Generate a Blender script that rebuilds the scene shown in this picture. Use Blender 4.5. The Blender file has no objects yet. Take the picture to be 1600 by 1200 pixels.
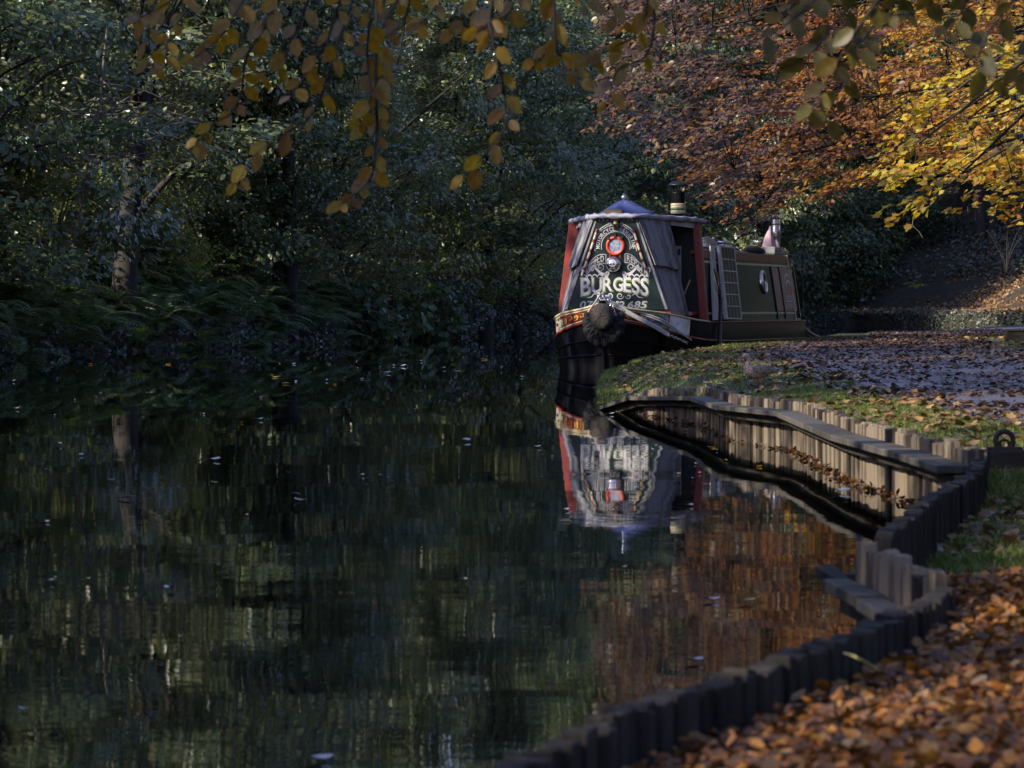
import bpy, math, random
import numpy as np
from mathutils import Vector, Matrix
random.seed(11)
rng = np.random.default_rng(11)
sc = bpy.context.scene
C = sc.collection
PI = math.pi
# ---------------------------------------------------------------- camera geometry (metres, water level is z = 0)
F, EYE, HOR = 5600.0, 0.86, 482.0          # focal length in photo pixels, eye height, horizon row
def at(px, py, z=0.0):
    Y = F * (EYE - z) / (py - HOR)
    return Vector(((px - 800) * Y / F, Y, z))
def deep(px, py, Y):
    return Vector(((px - 800) * Y / F, Y, EYE - (py - HOR) * Y / F))

# ---------------------------------------------------------------- materials
def newmat(name):
    m = bpy.data.materials.new(name); m.use_nodes = True
    nt = m.node_tree
    return m, nt, nt.nodes['Principled BSDF'], nt.nodes['Material Output']
def N(nt, t, **kw):
    n = nt.nodes.new(t)
    for k, v in kw.items():
        if k in n.inputs: n.inputs[k].default_value = v
        else: setattr(n, k, v)
    return n
def rgb(c): return (c[0], c[1], c[2], 1)
def coords(nt, scale=(1, 1, 1), kind='Object'):
    tc = N(nt, 'ShaderNodeTexCoord'); mp = N(nt, 'ShaderNodeMapping')
    mp.inputs['Scale'].default_value = scale
    nt.links.new(tc.outputs[kind], mp.inputs[0]); return mp.outputs[0]
def ramp(nt, fac, stops, interp='LINEAR'):
    r = N(nt, 'ShaderNodeValToRGB'); cr = r.color_ramp; cr.interpolation = interp
    while len(cr.elements) < len(stops): cr.elements.new(0.5)
    for e, (p, c) in zip(cr.elements, stops): e.position = p; e.color = rgb(c)
    nt.links.new(fac, r.inputs[0]); return r.outputs[0]
def paint(name, a, b=None, rough=0.5, metal=0.0, scale=(6, 6, 6), bump=0.1, detail=6.0, lo=0.35, hi=0.65, spec=0.5, dist=0.01, bscale=None):
    """a plain material whose colour drifts between a and b with noise, with a light bump"""
    m, nt, p, o = newmat(name)
    b = b or tuple(x * 0.6 for x in a)
    v = coords(nt, scale)
    n = N(nt, 'ShaderNodeTexNoise', Scale=1.0, Detail=detail, Roughness=0.65); nt.links.new(v, n.inputs['Vector'])
    nt.links.new(ramp(nt, n.outputs['Fac'], [(lo, b), (hi, a)]), p.inputs['Base Color'])
    p.inputs['Roughness'].default_value = rough; p.inputs['Metallic'].default_value = metal
    p.inputs['Specular IOR Level'].default_value = spec
    if bump:
        src = n
        if bscale:
            v2 = coords(nt, bscale); src = N(nt, 'ShaderNodeTexNoise', Scale=1.0, Detail=4.0); nt.links.new(v2, src.inputs['Vector'])
        bp = N(nt, 'ShaderNodeBump', Strength=bump, Distance=dist)
        nt.links.new(src.outputs['Fac'], bp.inputs['Height']); nt.links.new(bp.outputs[0], p.inputs['Normal'])
    return m
def leafmat(name, cols, trans=0.35, rough=0.5, spec=0.5, veins=False, tint=(1.25, 1.2, 0.7)):
    """each leaf (mesh island) takes its own colour out of cols; part of the light passes through"""
    m, nt, p, o = newmat(name)
    g = N(nt, 'ShaderNodeNewGeometry')
    n = len(cols)
    col = ramp(nt, g.outputs['Random Per Island'], [(i / max(1, n - 1), c) for i, c in enumerate(cols)])
    if veins:
        uv = N(nt, 'ShaderNodeUVMap'); sp = N(nt, 'ShaderNodeSeparateXYZ'); nt.links.new(uv.outputs[0], sp.inputs[0])
        ab = N(nt, 'ShaderNodeMath', operation='ABSOLUTE'); nt.links.new(sp.outputs['Y'], ab.inputs[0])
        s = N(nt, 'ShaderNodeMath', operation='MULTIPLY_ADD'); nt.links.new(ab.outputs[0], s.inputs[0]); s.inputs[1].default_value = -0.7
        nt.links.new(sp.outputs['X'], s.inputs[2])
        fr = N(nt, 'ShaderNodeMath', operation='PINGPONG'); nt.links.new(s.outputs[0], fr.inputs[0]); fr.inputs[1].default_value = 0.055
        m1 = N(nt, 'ShaderNodeMapRange'); nt.links.new(fr.outputs[0], m1.inputs[0])
        m1.inputs[1].default_value = 0.0; m1.inputs[2].default_value = 0.014; m1.inputs[3].default_value = 0.72; m1.inputs[4].default_value = 1.0
        m2 = N(nt, 'ShaderNodeMapRange'); nt.links.new(ab.outputs[0], m2.inputs[0])
        m2.inputs[1].default_value = 0.0; m2.inputs[2].default_value = 0.03; m2.inputs[3].default_value = 0.6; m2.inputs[4].default_value = 1.0
        mu = N(nt, 'ShaderNodeMath', operation='MULTIPLY'); nt.links.new(m1.outputs[0], mu.inputs[0]); nt.links.new(m2.outputs[0], mu.inputs[1])
        nz = N(nt, 'ShaderNodeTexNoise', Scale=60.0, Detail=3.0); nt.links.new(coords(nt), nz.inputs['Vector'])
        m3 = N(nt, 'ShaderNodeMapRange'); nt.links.new(nz.outputs['Fac'], m3.inputs[0])
        m3.inputs[1].default_value = 0.3; m3.inputs[2].default_value = 0.7; m3.inputs[3].default_value = 0.65; m3.inputs[4].default_value = 1.2
        mu2 = N(nt, 'ShaderNodeMath', operation='MULTIPLY'); nt.links.new(mu.outputs[0], mu2.inputs[0]); nt.links.new(m3.outputs[0], mu2.inputs[1])
        mx = N(nt, 'ShaderNodeVectorMath', operation='SCALE'); nt.links.new(col, mx.inputs[0]); nt.links.new(mu2.outputs[0], mx.inputs['Scale'])
        col = mx.outputs[0]
    nt.links.new(col, p.inputs['Base Color'])
    p.inputs['Roughness'].default_value = rough; p.inputs['Specular IOR Level'].default_value = spec
    if trans > 0:
        t = N(nt, 'ShaderNodeBsdfTranslucent')
        tm = N(nt, 'ShaderNodeVectorMath', operation='MULTIPLY'); nt.links.new(col, tm.inputs[0]); tm.inputs[1].default_value = tint
        nt.links.new(tm.outputs[0], t.inputs['Color'])
        mix = N(nt, 'ShaderNodeMixShader'); mix.inputs[0].default_value = trans
        nt.links.new(p.outputs[0], mix.inputs[1]); nt.links.new(t.outputs[0], mix.inputs[2])
        nt.links.new(mix.outputs[0], o.inputs['Surface'])
    return m

# ---------------------------------------------------------------- objects
def tag(o, label=None, cat=None, group=None, kind=None):
    if label: o['label'] = label
    if cat: o['category'] = cat
    if group: o['group'] = group
    if kind: o['kind'] = kind
    return o
def empty(name, loc=(0, 0, 0), rz=0.0):
    o = bpy.data.objects.new(name, None); C.objects.link(o); o.location = loc; o.rotation_euler = (0, 0, rz)
    o.empty_display_size = 0.2
    return o
def link(name, me, parent=None, mats=()):
    for m in mats: me.materials.append(m)
    o = bpy.data.objects.new(name, me); C.objects.link(o)
    if parent: o.parent = parent
    return o
def copy_tree(o, parent=None):
    c = o.copy(); C.objects.link(c)
    if parent: c.parent = parent
    for ch in list(o.children): copy_tree(ch, c)
    return c
class MB:
    """collects shapes, builds ONE mesh object"""
    def __init__(s): s.v = []; s.f = []; s.mi = []; s.sm = []; s.cur = 0; s.smooth = False
    def add(s, vs, fs):
        k = len(s.v); s.v += [tuple(v) for v in vs]
        s.f += [tuple(i + k for i in f) for f in fs]
        s.mi += [s.cur] * len(fs); s.sm += [s.smooth] * len(fs)
    def box(s, c, d, rot=None, taper=1.0):
        hx, hy, hz = d[0] / 2, d[1] / 2, d[2] / 2
        vs = []
        for z in (-1, 1):
            k = taper if z > 0 else 1.0
            for x, y in ((-1, -1), (1, -1), (1, 1), (-1, 1)):
                v = Vector((x * hx * k, y * hy * k, z * hz))
                if rot is not None: v = rot @ v
                vs.append(v + Vector(c))
        s.add(vs, [(3, 2, 1, 0), (4, 5, 6, 7), (0, 1, 5, 4), (1, 2, 6, 5), (2, 3, 7, 6), (3, 0, 4, 7)])
    def hexa(s, a, b):
        """a, b: two rings of equal length, closed at both ends"""
        n = len(a); vs = list(a) + list(b)
        fs = [tuple(reversed(range(n))), tuple(range(n, 2 * n))] + [(i, (i + 1) % n, n + (i + 1) % n, n + i) for i in range(n)]
        s.add(vs, fs)
    def slab(s, q, th):
        """a polygon q given a thickness along its normal"""
        q = [Vector(p) for p in q]
        nrm = (q[1] - q[0]).cross(q[2] - q[0]).normalized() * th
        s.hexa([p - nrm for p in q], q)
    def loft(s, rings, cap=True, closed=True):
        n = len(rings[0]); vs = [p for r in rings for p in r]; fs = []
        m = n if closed else n - 1
        for i in range(len(rings) - 1):
            for j in range(m):
                a = i * n + j; b = i * n + (j + 1) % n
                fs.append((a, b, b + n, a + n))
        if cap and closed:
            fs.append(tuple(reversed(range(n)))); fs.append(tuple(range((len(rings) - 1) * n, len(rings) * n)))
        s.add(vs, fs)
    def tube(s, pts, r, n=8, cap=True, twist=0.0, lobes=0):
        pts = [Vector(p) for p in pts]; m = len(pts)
        if not hasattr(r, '__len__'): r = [r] * m
        rings = []; up = Vector((0, 0, 1)); prev = None
        for i, p in enumerate(pts):
            t = (pts[min(i + 1, m - 1)] - pts[max(i - 1, 0)])
            t = t.normalized() if t.length > 1e-9 else Vector((0, 0, 1))
            if prev is None:
                a = t.cross(up)
                if a.length < 1e-3: a = t.cross(Vector((1, 0, 0)))
                a.normalize()
            else:
                a = prev - t * prev.dot(t)
                if a.length < 1e-6: a = t.orthogonal()
                a.normalize()
            prev = a; b = t.cross(a)
            ring = []
            for j in range(n):
                th = 2 * PI * j / n
                k = r[i]
                if lobes: k *= 1 + 0.16 * math.cos(lobes * (th + twist * i))
                ring.append(p + a * math.cos(th) * k + b * math.sin(th) * k)
            rings.append(ring)
        s.loft(rings, cap)
    def lathe(s, prof, c=(0, 0, 0), n=16, rot=None, cap=True):
        """prof: (radius, height) pairs round the z axis"""
        rings = []
        for r, h in prof:
            ring = []
            for j in range(n):
                v = Vector((r * math.cos(2 * PI * j / n), r * math.sin(2 * PI * j / n), h))
                if rot is not None: v = rot @ v
                ring.append(v + Vector(c))
            rings.append(ring)
        s.loft(rings, cap)
    def build(s, name, mats, parent=None, bevel=0.0, sub=0):
        me = bpy.data.meshes.new(name); me.from_pydata(s.v, [], s.f)
        mats = mats if isinstance(mats, (list, tuple)) else [mats]
        for m in mats: me.materials.append(m)
        me.polygons.foreach_set('material_index', s.mi); me.polygons.foreach_set('use_smooth', s.sm); me.update()
        o = bpy.data.objects.new(name, me); C.objects.link(o)
        if parent: o.parent = parent
        if bevel:
            b = o.modifiers.new('edge', 'BEVEL'); b.width = bevel; b.segments = 2; b.limit_method = 'ANGLE'; b.angle_limit = 0.6
        return o
def spline(pts, per=6):
    """Catmull-Rom through points of any dimension"""
    P = [np.array(p, float) for p in pts]; P = [2 * P[0] - P[1]] + P + [2 * P[-1] - P[-2]]
    out = []
    for i in range(1, len(P) - 2):
        for k in range(per):
            t = k / per; a, b, c, d = P[i - 1:i + 3]
            out.append(0.5 * (2 * b + (c - a) * t + (2 * a - 5 * b + 4 * c - d) * t * t + (3 * b - a - 3 * c + d) * t ** 3))
    out.append(P[-2]); return out

# ---------------------------------------------------------------- leaves by the thousand (numpy)
def halves(pts, fold=0.16):
    """outline of one half (x, y) from base to tip -> a leaf folded on its midrib"""
    n = len(pts)
    v = [(x, y, abs(y) * fold) for x, y in pts] + [(x, -y, abs(y) * fold) for x, y in pts[1:-1]][::-1]
    return np.array(v), [tuple(range(n)), tuple([0, n - 1] + list(range(n, 2 * n - 2)))]
RHOMB = halves([(0, 0), (0.42, 0.5), (1, 0)], 0.25)
OVATE = halves([(0, 0), (0.16, 0.30), (0.42, 0.5), (0.72, 0.34), (1, 0)], 0.22)
BEECH = halves([(0, 0), (0.07, 0.2), (0.22, 0.42), (0.42, 0.5), (0.62, 0.45), (0.8, 0.3), (0.93, 0.12), (1, 0)], 0.18)
MAPLE = halves([(0, 0), (0.05, 0.26), (-0.05, 0.42), (0.2, 0.36), (0.34, 0.62), (0.46, 0.42), (0.62, 0.48), (0.62, 0.2), (0.8, 0.2), (1, 0)], 0.15)
OAK = halves([(0, 0), (0.12, 0.1), (0.24, 0.26), (0.33, 0.16), (0.46, 0.36), (0.55, 0.2), (0.7, 0.34), (0.8, 0.2), (0.93, 0.18), (1, 0)], 0.35)
def curled(k, tw, nx=6, w=((0, 0.02), (0.15, 0.3), (0.4, 0.5), (0.65, 0.42), (0.85, 0.22), (1, 0.01))):
    v = []; f = []
    for i, (x, y) in enumerate(w):
        for j, s in enumerate((-1, 0, 1)):
            z = k * (x - 0.5) ** 2 + 0.28 * abs(s) * y + tw * s * y * (x - 0.5)
            v.append((x, s * y * (1 + .12 * ((i * 7 + j * 3) % 3 - 1)), z))
    for i in range(len(w) - 1):
        for j in range(2):
            a = i * 3 + j; f.append((a, a + 1, a + 4, a + 3))
    return np.array(v), f
CURLS = [curled(0.7, 0.5), curled(-0.6, -0.7), curled(1.1, 0.9), curled(0.2, 1.4)]
def unit(a): return a / np.maximum(np.linalg.norm(a, axis=1, keepdims=True), 1e-9)
def leaf_geo(P, D, Nn, L, W, tpl):
    D = unit(D); B = unit(np.cross(Nn, D)); Nn = np.cross(D, B)
    tv, tf = tpl
    V = (P[:, None, :] + tv[None, :, 0, None] * (L[:, None] * D)[:, None, :] + tv[None, :, 1, None] * (W[:, None] * B)[:, None, :]
         + tv[None, :, 2, None] * (W[:, None] * Nn)[:, None, :])
    return V, tf, tv
def leaf_mesh(name, parts, uv=False):
    """parts: list of (P, D, N, L, W, template) -> one mesh, every leaf an island"""
    vs, loops, starts, tots, uvs = [], [], [], [], []
    base = 0; lb = 0
    for prt in parts:
        V, tf, tv = leaf_geo(*prt); n, k = V.shape[0], V.shape[1]
        if n == 0: continue
        vs.append(V.reshape(-1, 3))
        flat = np.array([i for f in tf for i in f]); cnt = np.array([len(f) for f in tf])
        lo = (np.arange(n)[:, None] * k + flat[None, :] + base).reshape(-1)
        st = (np.arange(n)[:, None] * len(flat) + (np.cumsum(cnt) - cnt)[None, :] + lb).reshape(-1)
        loops.append(lo); starts.append(st); tots.append(np.tile(cnt, n))
        if uv: uvs.append(np.tile(tv[flat][:, :2], (n, 1)))
        base += n * k; lb += n * len(flat)
    V = np.concatenate(vs); Lp = np.concatenate(loops); S = np.concatenate(starts); T = np.concatenate(tots)
    me = bpy.data.meshes.new(name)
    me.vertices.add(len(V)); me.vertices.foreach_set('co', V.astype(np.float32).ravel())
    me.loops.add(len(Lp)); me.loops.foreach_set('vertex_index', Lp.astype(np.int32))
    me.polygons.add(len(S)); me.polygons.foreach_set('loop_start', S.astype(np.int32)); me.polygons.foreach_set('loop_total', T.astype(np.int32))
    if uv:
        u = me.uv_layers.new(name='UVMap'); u.data.foreach_set('uv', np.concatenate(uvs).astype(np.float32).ravel())
    me.update(calc_edges=True); me.validate()
    return me
def rnd(n, s=1.0): return rng.normal(0, s, (n, 3))

# ---------------------------------------------------------------- the sun and the gaps it shines through
SUN_EL, SUN_H = math.radians(27), Vector((-0.872, -0.49, 0)).normalized()
SUN = Vector((SUN_H.x * math.cos(SUN_EL), SUN_H.y * math.cos(SUN_EL), math.sin(SUN_EL)))
GAPS = [  # places the photograph shows in sun: centre, radius, how much of the canopy is open
    (deep(877, 440, 51), 0.30, 1.0), (deep(872, 465, 51), 0.25, 1.0),
    (Vector((1.74, 20.6, 0.15)), 0.5, 1.0), (Vector((1.72, 19.4, 0.15)), 0.55, 1.0), (Vector((1.7, 18.1, 0.12)), 0.22, 0.8), (Vector((1.8, 16.8, 0.1)), 0.25, 0.9),
    (Vector((1.6, 24.0, 0.12)), 0.14, 1.0), (Vector((1.55, 22.8, 0.12)), 0.14, 1.0), (Vector((1.4, 26.6, 0.15)), 0.13, 1.0),
    (Vector((2.1, 19.4, 0.3)), 0.50, 1.0), (Vector((2.15, 17.9, 0.3)), 0.55, 1.0), (Vector((2.25, 16.4, 0.3)), 0.45, 0.9), (Vector((2.4, 15.3, 0.3)), 0.35, 0.9),
    (Vector((1.5, 29.0, 0.3)), 0.45, 0.6), (Vector((1.3, 34.0, 0.25)), 0.5, 0.6), (Vector((2.2, 31.5, 0.3)), 0.3, 0.7), (Vector((1.9, 26.2, 0.3)), 0.4, 0.7), (Vector((1.6, 40.0, 0.3)), 0.4, 0.6),
    (Vector((0.74, 6.25, 0.15)), 0.17, 1.0), (Vector((0.98, 6.15, 0.15)), 0.2, 1.0), (Vector((1.2, 6.05, 0.15)), 0.2, 1.0), (Vector((1.2, 7.9, 0.15)), 0.24, 1.0), (Vector((0.6, 5.75, 0.15)), 0.14, 0.7),
    (deep(180, 447, 70), 0.28, 1.0), (deep(222, 508, 68), 0.18, 1.0), (deep(318, 512, 74), 0.25, 1.0), (deep(295, 530, 73), 0.2, 1.0),
    (deep(225, 320, 84), 0.7, 0.8), (deep(265, 360, 84), 0.6, 0.8), (deep(80, 110, 66), 0.5, 0.5), (deep(60, 250, 64), 0.5, 0.4), (deep(40, 340, 64), 0.4, 0.5),
    (deep(805, 410, 112), 0.35, 1.0), (deep(600, 140, 90), 0.6, 0.5), (deep(660, 140, 92), 0.6, 0.4), (deep(720, 380, 105), 0.6, 0.4),
    (deep(1500, 270, 48), 1.0, 0.9), (deep(1440, 300, 48), 0.7, 0.8), (deep(1580, 240, 48), 1.0, 0.8), (deep(1400, 180, 50), 0.8, 0.8), (deep(1430, 60, 54), 1.0, 0.9),
    (deep(1560, 60, 50), 1.2, 0.6), (deep(1310, 250, 50), 0.4, 0.5), (deep(265, 105, 11), 0.05, 1.0),
]
_r = random.Random(3)
GAPS += [(deep(_r.uniform(-20, 430), _r.uniform(30, 360), _r.uniform(62, 80)), _r.uniform(.2, .5), .8) for _ in range(34)] + [(deep(_r.uniform(560, 980), _r.uniform(60, 400), _r.uniform(95, 135)), _r.uniform(.3, .6), .8) for _ in range(16)]
LIT = [deep(px, py, Y) for px, py, Y in ((1480, 470, 188), (1530, 440, 186), (1580, 410, 182), (1590, 480, 178), (1555, 505, 176), (1500, 500, 186), (1500, 270, 48), (1580, 230, 48), (1440, 200, 52), (1350, 150, 54), (1560, 60, 50), (1400, 60, 56))]
def blocks(x, y, z, h, r=2.4):
    '''would a tree standing here keep the sun off one of the sunlit places?'''
    for p in LIT:
        d = Vector((x - p.x, y - p.y)); t = d.dot(Vector((SUN_H.x, SUN_H.y)))
        if t > 3 and (d - Vector((SUN_H.x, SUN_H.y)) * t).length < r and z + h > p.z + t * math.tan(SUN_EL): return True
    return False
def keep_shade(P):
    """True for the canopy leaves that do not stand between the sun and a gap"""
    s = np.array(SUN); k = np.ones(len(P), bool)
    for c, r, p in GAPS:
        d = P - np.array(c); t = d @ s
        off = np.linalg.norm(d - t[:, None] * s, axis=1)
        hit = (t > 0.5) & (off < r + 0.12)
        k &= ~(hit & (rng.random(len(P)) < p))
    return k
# ================================================================ THE SETTING: water, banks, path
EDGE = [(-9, -0.7), (-2, -0.6), (3, -0.35), (4.7, 0.0), (5.44, 0.19), (6.13, 0.44), (7.03, 0.73), (8.1, 0.98), (9.06, 0.90), (9.3, 0.96), (13.3, 1.73), (14.4, 1.89),
        (15.8, 1.84), (17.8, 1.76), (21.6, 1.78), (23, 1.52), (26.1, 1.46), (30.5, 0.9), (33, 0.82), (38, 0.95), (42, 1.12), (45, 1.55), (46.5, 1.95), (48.3, 2.5), (50.4, 2.98),
        (58, 5.02), (66, 5.9), (73, 6.6), (75.5, 8.7), (85, 10.6), (95, 12.6), (106, 15.1), (125, 22), (140, 30)]
EY = np.array([e[0] for e in EDGE], float); EX = np.array([e[1] for e in EDGE], float)
def edge_x(Y): return np.interp(Y, EY, EX)
ZEY = [-9, 8.6, 9.6, 13.0, 14.3, 14.5, 20, 24, 27, 30.5, 34, 40, 44, 47, 50, 58, 75, 140]
ZEV = [.13, .13, .09, .11, .20, .25, .265, .25, .19, .02, .03, .06, .12, .26, .34, .38, .35, .42]
ZIY = [-9, 8.6, 9.6, 13.0, 14.3, 14.5, 30, 46, 50, 58, 75, 140]
ZIV = [.20, .20, .14, .16, .225, .28, .30, .32, .36, .39, .36, .44]
def sstep(t): t = np.clip(t, 0, 1); return t * t * (3 - 2 * t)
def wob(X, Y): return (np.sin(X * 3.1 + 1.7 * np.sin(Y * 1.3)) + np.sin(Y * 2.3 + 2.1 * np.sin(X * 1.9 + .5)) + .6 * np.sin(X * 7.3 + Y * 5.1)) / 2.6
def ground_z(X, Y):
    X = np.asarray(X, float); Y = np.asarray(Y, float)
    o = X - edge_x(Y); w = sstep(o / np.where((Y > 27) & (Y < 47), 0.7, 0.9))
    z = np.interp(Y, ZEY, ZEV) * (1 - w) + np.interp(Y, ZIY, ZIV) * w
    z = z + 0.014 * wob(X, Y) * np.clip(o / .3, 0, 1) + 0.03 * np.clip(o - 1.5, 0, 8) * (Y < 60) + .42 * np.clip(o - 11, 0, 22) * (Y < 118)  # last term: unseen rise added past the path, darkens the cabin side's reflection
    return z
def path_c(Y): return np.interp(Y, [4, 15, 20, 26, 40, 52, 65, 80, 110], [4.4, 3.75, 3.55, 3.75, 3.95, 5.1, 7.6, 11.0, 20])
def path_w(Y): return np.interp(Y, [4, 20, 26, 40, 55, 66, 110], [1.0, 1.15, 1.3, 1.2, 1.5, 1.7, 1.7])

def grid_mesh(name, rows, mat, smooth=True):
    """rows: list of equal-length point lists"""
    n = len(rows[0]); vs = [tuple(p) for r in rows for p in r]
    fs = [(i * n + j, i * n + j + 1, (i + 1) * n + j + 1, (i + 1) * n + j) for i in range(len(rows) - 1) for j in range(n - 1)]
    me = bpy.data.meshes.new(name); me.from_pydata(vs, [], fs); me.materials.append(mat)
    if smooth: me.polygons.foreach_set('use_smooth', [True] * len(fs))
    me.update()
    o = bpy.data.objects.new(name, me); C.objects.link(o); return o

# ---- materials of the setting
def ground_mat():
    m, nt, p, o = newmat('bank_earth')
    v = coords(nt, (1, 1, 1))
    n1 = N(nt, 'ShaderNodeTexNoise', Scale=2.2, Detail=6.0); nt.links.new(v, n1.inputs['Vector'])
    n2 = N(nt, 'ShaderNodeTexNoise', Scale=22.0, Detail=8.0, Roughness=0.7); nt.links.new(v, n2.inputs['Vector'])
    a = ramp(nt, n2.outputs['Fac'], [(0.3, (.012, .009, .006)), (0.55, (.035, .025, .015)), (0.75, (.065, .045, .027))])
    b = ramp(nt, n2.outputs['Fac'], [(0.3, (.010, .016, .006)), (0.6, (.035, .055, .018)), (0.8, (.07, .09, .03))])
    mx = N(nt, 'ShaderNodeMix', data_type='RGBA'); f = ramp(nt, n1.outputs['Fac'], [(0.42, (0, 0, 0)), (0.58, (1, 1, 1))])
    nt.links.new(f, mx.inputs[0]); nt.links.new(a, mx.inputs[6]); nt.links.new(b, mx.inputs[7])
    nt.links.new(mx.outputs[2], p.inputs['Base Color']); p.inputs['Roughness'].default_value = 0.85
    bp = N(nt, 'ShaderNodeBump', Strength=0.9, Distance=0.02); nt.links.new(n2.outputs['Fac'], bp.inputs['Height']); nt.links.new(bp.outputs[0], p.inputs['Normal'])
    return m
def path_mat():
    m, nt, p, o = newmat('wet_gravel')
    v = coords(nt, (1, 1, 1))
    n1 = N(nt, 'ShaderNodeTexNoise', Scale=1.3, Detail=5.0); nt.links.new(v, n1.inputs['Vector'])
    n2 = N(nt, 'ShaderNodeTexVoronoi', Scale=45.0); nt.links.new(v, n2.inputs['Vector'])
    n3 = N(nt, 'ShaderNodeTexNoise', Scale=14.0, Detail=8.0, Roughness=0.7); nt.links.new(v, n3.inputs['Vector'])
    n4 = N(nt, 'ShaderNodeTexNoise', Scale=.7, Detail=6.0, Roughness=.7); nt.links.new(v, n4.inputs['Vector']); mx = N(nt, 'ShaderNodeMix', data_type='RGBA')
    nt.links.new(ramp(nt, n4.outputs['Fac'], [(.4, (0, 0, 0)), (.6, (1, 1, 1))]), mx.inputs[0]); nt.links.new(ramp(nt, n3.outputs['Fac'], [(0.3, (.045, .036, .038)), (0.6, (.095, .078, .082)), (0.8, (.15, .125, .13))]), mx.inputs[6])
    nt.links.new(ramp(nt, n3.outputs['Fac'], [(0.3, (.03, .02, .014)), (0.6, (.075, .05, .035)), (0.8, (.12, .085, .06))]), mx.inputs[7]); nt.links.new(mx.outputs[2], p.inputs['Base Color'])
    r = N(nt, 'ShaderNodeMapRange'); nt.links.new(n1.outputs['Fac'], r.inputs[0]); r.inputs[1].default_value = .35; r.inputs[2].default_value = .65; r.inputs[3].default_value = .32; r.inputs[4].default_value = .6
    nt.links.new(r.outputs[0], p.inputs['Roughness'])
    b1 = N(nt, 'ShaderNodeBump', Strength=0.5, Distance=0.012); nt.links.new(n2.outputs['Distance'], b1.inputs['Height'])
    b2 = N(nt, 'ShaderNodeBump', Strength=0.7, Distance=0.04); nt.links.new(n3.outputs['Fac'], b2.inputs['Height']); nt.links.new(b1.outputs[0], b2.inputs['Normal'])
    nt.links.new(b2.outputs[0], p.inputs['Normal'])
    return m
def hill_mat():
    return paint('woodland_floor', (.05, .033, .018), (.008, .010, .005), rough=.95, scale=(3, 3, 3), bump=.8, dist=.1, lo=.35, hi=.7)
def water_mat():
    m, nt, p, o = newmat('canal_water')
    p.inputs['Base Color'].default_value = (.0022, .0034, .0032, 1); p.inputs['Roughness'].default_value = 0.0
    p.inputs['IOR'].default_value = 1.175
    g = N(nt, 'ShaderNodeNewGeometry')
    def slope(sx, sy, det):
        mp = N(nt, 'ShaderNodeMapping'); mp.inputs['Scale'].default_value = (sx, sy, 1); nt.links.new(g.outputs['Position'], mp.inputs[0])
        n = N(nt, 'ShaderNodeTexNoise', Scale=1.0, Detail=det, Roughness=0.55); nt.links.new(mp.outputs[0], n.inputs['Vector'])
        s = N(nt, 'ShaderNodeVectorMath', operation='SUBTRACT'); nt.links.new(n.outputs['Color'], s.inputs[0]); s.inputs[1].default_value = (.5, .5, .5); return s.outputs[0]
    a = slope(8.0, 34.0, 3.0); b = slope(0.5, 1.1, 2.0)
    ad = N(nt, 'ShaderNodeVectorMath', operation='ADD'); nt.links.new(a, ad.inputs[0]); nt.links.new(b, ad.inputs[1])
    sp = N(nt, 'ShaderNodeSeparateXYZ'); nt.links.new(g.outputs['Position'], sp.inputs[0])
    mr = N(nt, 'ShaderNodeMapRange'); nt.links.new(sp.outputs['Y'], mr.inputs[0]); mr.inputs[1].default_value = 6; mr.inputs[2].default_value = 32; mr.inputs[3].default_value = .0125; mr.inputs[4].default_value = .0018
    sc_ = N(nt, 'ShaderNodeVectorMath', operation='SCALE'); nt.links.new(ad.outputs[0], sc_.inputs[0]); nt.links.new(mr.outputs[0], sc_.inputs['Scale'])
    fl = N(nt, 'ShaderNodeVectorMath', operation='MULTIPLY_ADD'); nt.links.new(sc_.outputs[0], fl.inputs[0]); fl.inputs[1].default_value = (1, 1, 0); fl.inputs[2].default_value = (0, 0, 1)
    nm = N(nt, 'ShaderNodeVectorMath', operation='NORMALIZE'); nt.links.new(fl.outputs[0], nm.inputs[0])
    nt.links.new(nm.outputs[0], p.inputs['Normal'])
    return m
M_GROUND, M_PATH, M_HILL, M_WATER = ground_mat(), path_mat(), hill_mat(), water_mat()

# ---- water: one sheet
w = MB(); w.add([(-60, -40, 0), (70, -40, 0), (70, 300, 0), (-60, 300, 0)], [(0, 1, 2, 3)])
tag(w.build('water', M_WATER), kind='structure')

# ---- the towpath bank
ys = list(np.arange(-9, 3, 1.0)) + list(np.arange(3, 16, .12)) + [14.30, 14.37, 14.43, 14.5] + list(np.arange(16, 60, .4)) + list(np.arange(60, 141, 1.0))
ys = sorted(set(round(float(y), 3) for y in ys))
offs = [0, .02, .06, .12, .2, .3, .42, .56, .72, .9, 1.1, 1.35, 1.65, 2, 2.5, 3.2, 4.2, 6, 9, 14, 22, 34]
rows = []
for y in ys:
    ex = float(edge_x(y)); r = [(ex + .03, y, -.5)]
    for o in offs: r.append((ex + .03 + o, y, float(ground_z(ex + .03 + o, y))))
    rows.append(r)
tag(grid_mesh('bank', rows, M_GROUND), kind='structure')
rows = []
for y in [y for y in ys if 14.5 < y < 112]:
    c, h = float(path_c(y)), float(path_w(y)); r = []
    for k in range(25):
        t = k / 12 - 1
        x = c + h * t * (1 + .10 * math.sin(y * 1.7 + (2 if t > 0 else 0)) + .06 * math.sin(y * 4.3))
        x = max(x, float(edge_x(y)) + .25)
        r.append((x, y, float(ground_z(x, y)) + .012 - .016 * abs(t) ** 6))
    rows.append(r)
tag(grid_mesh('towpath', rows, M_PATH), kind='structure')

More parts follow.
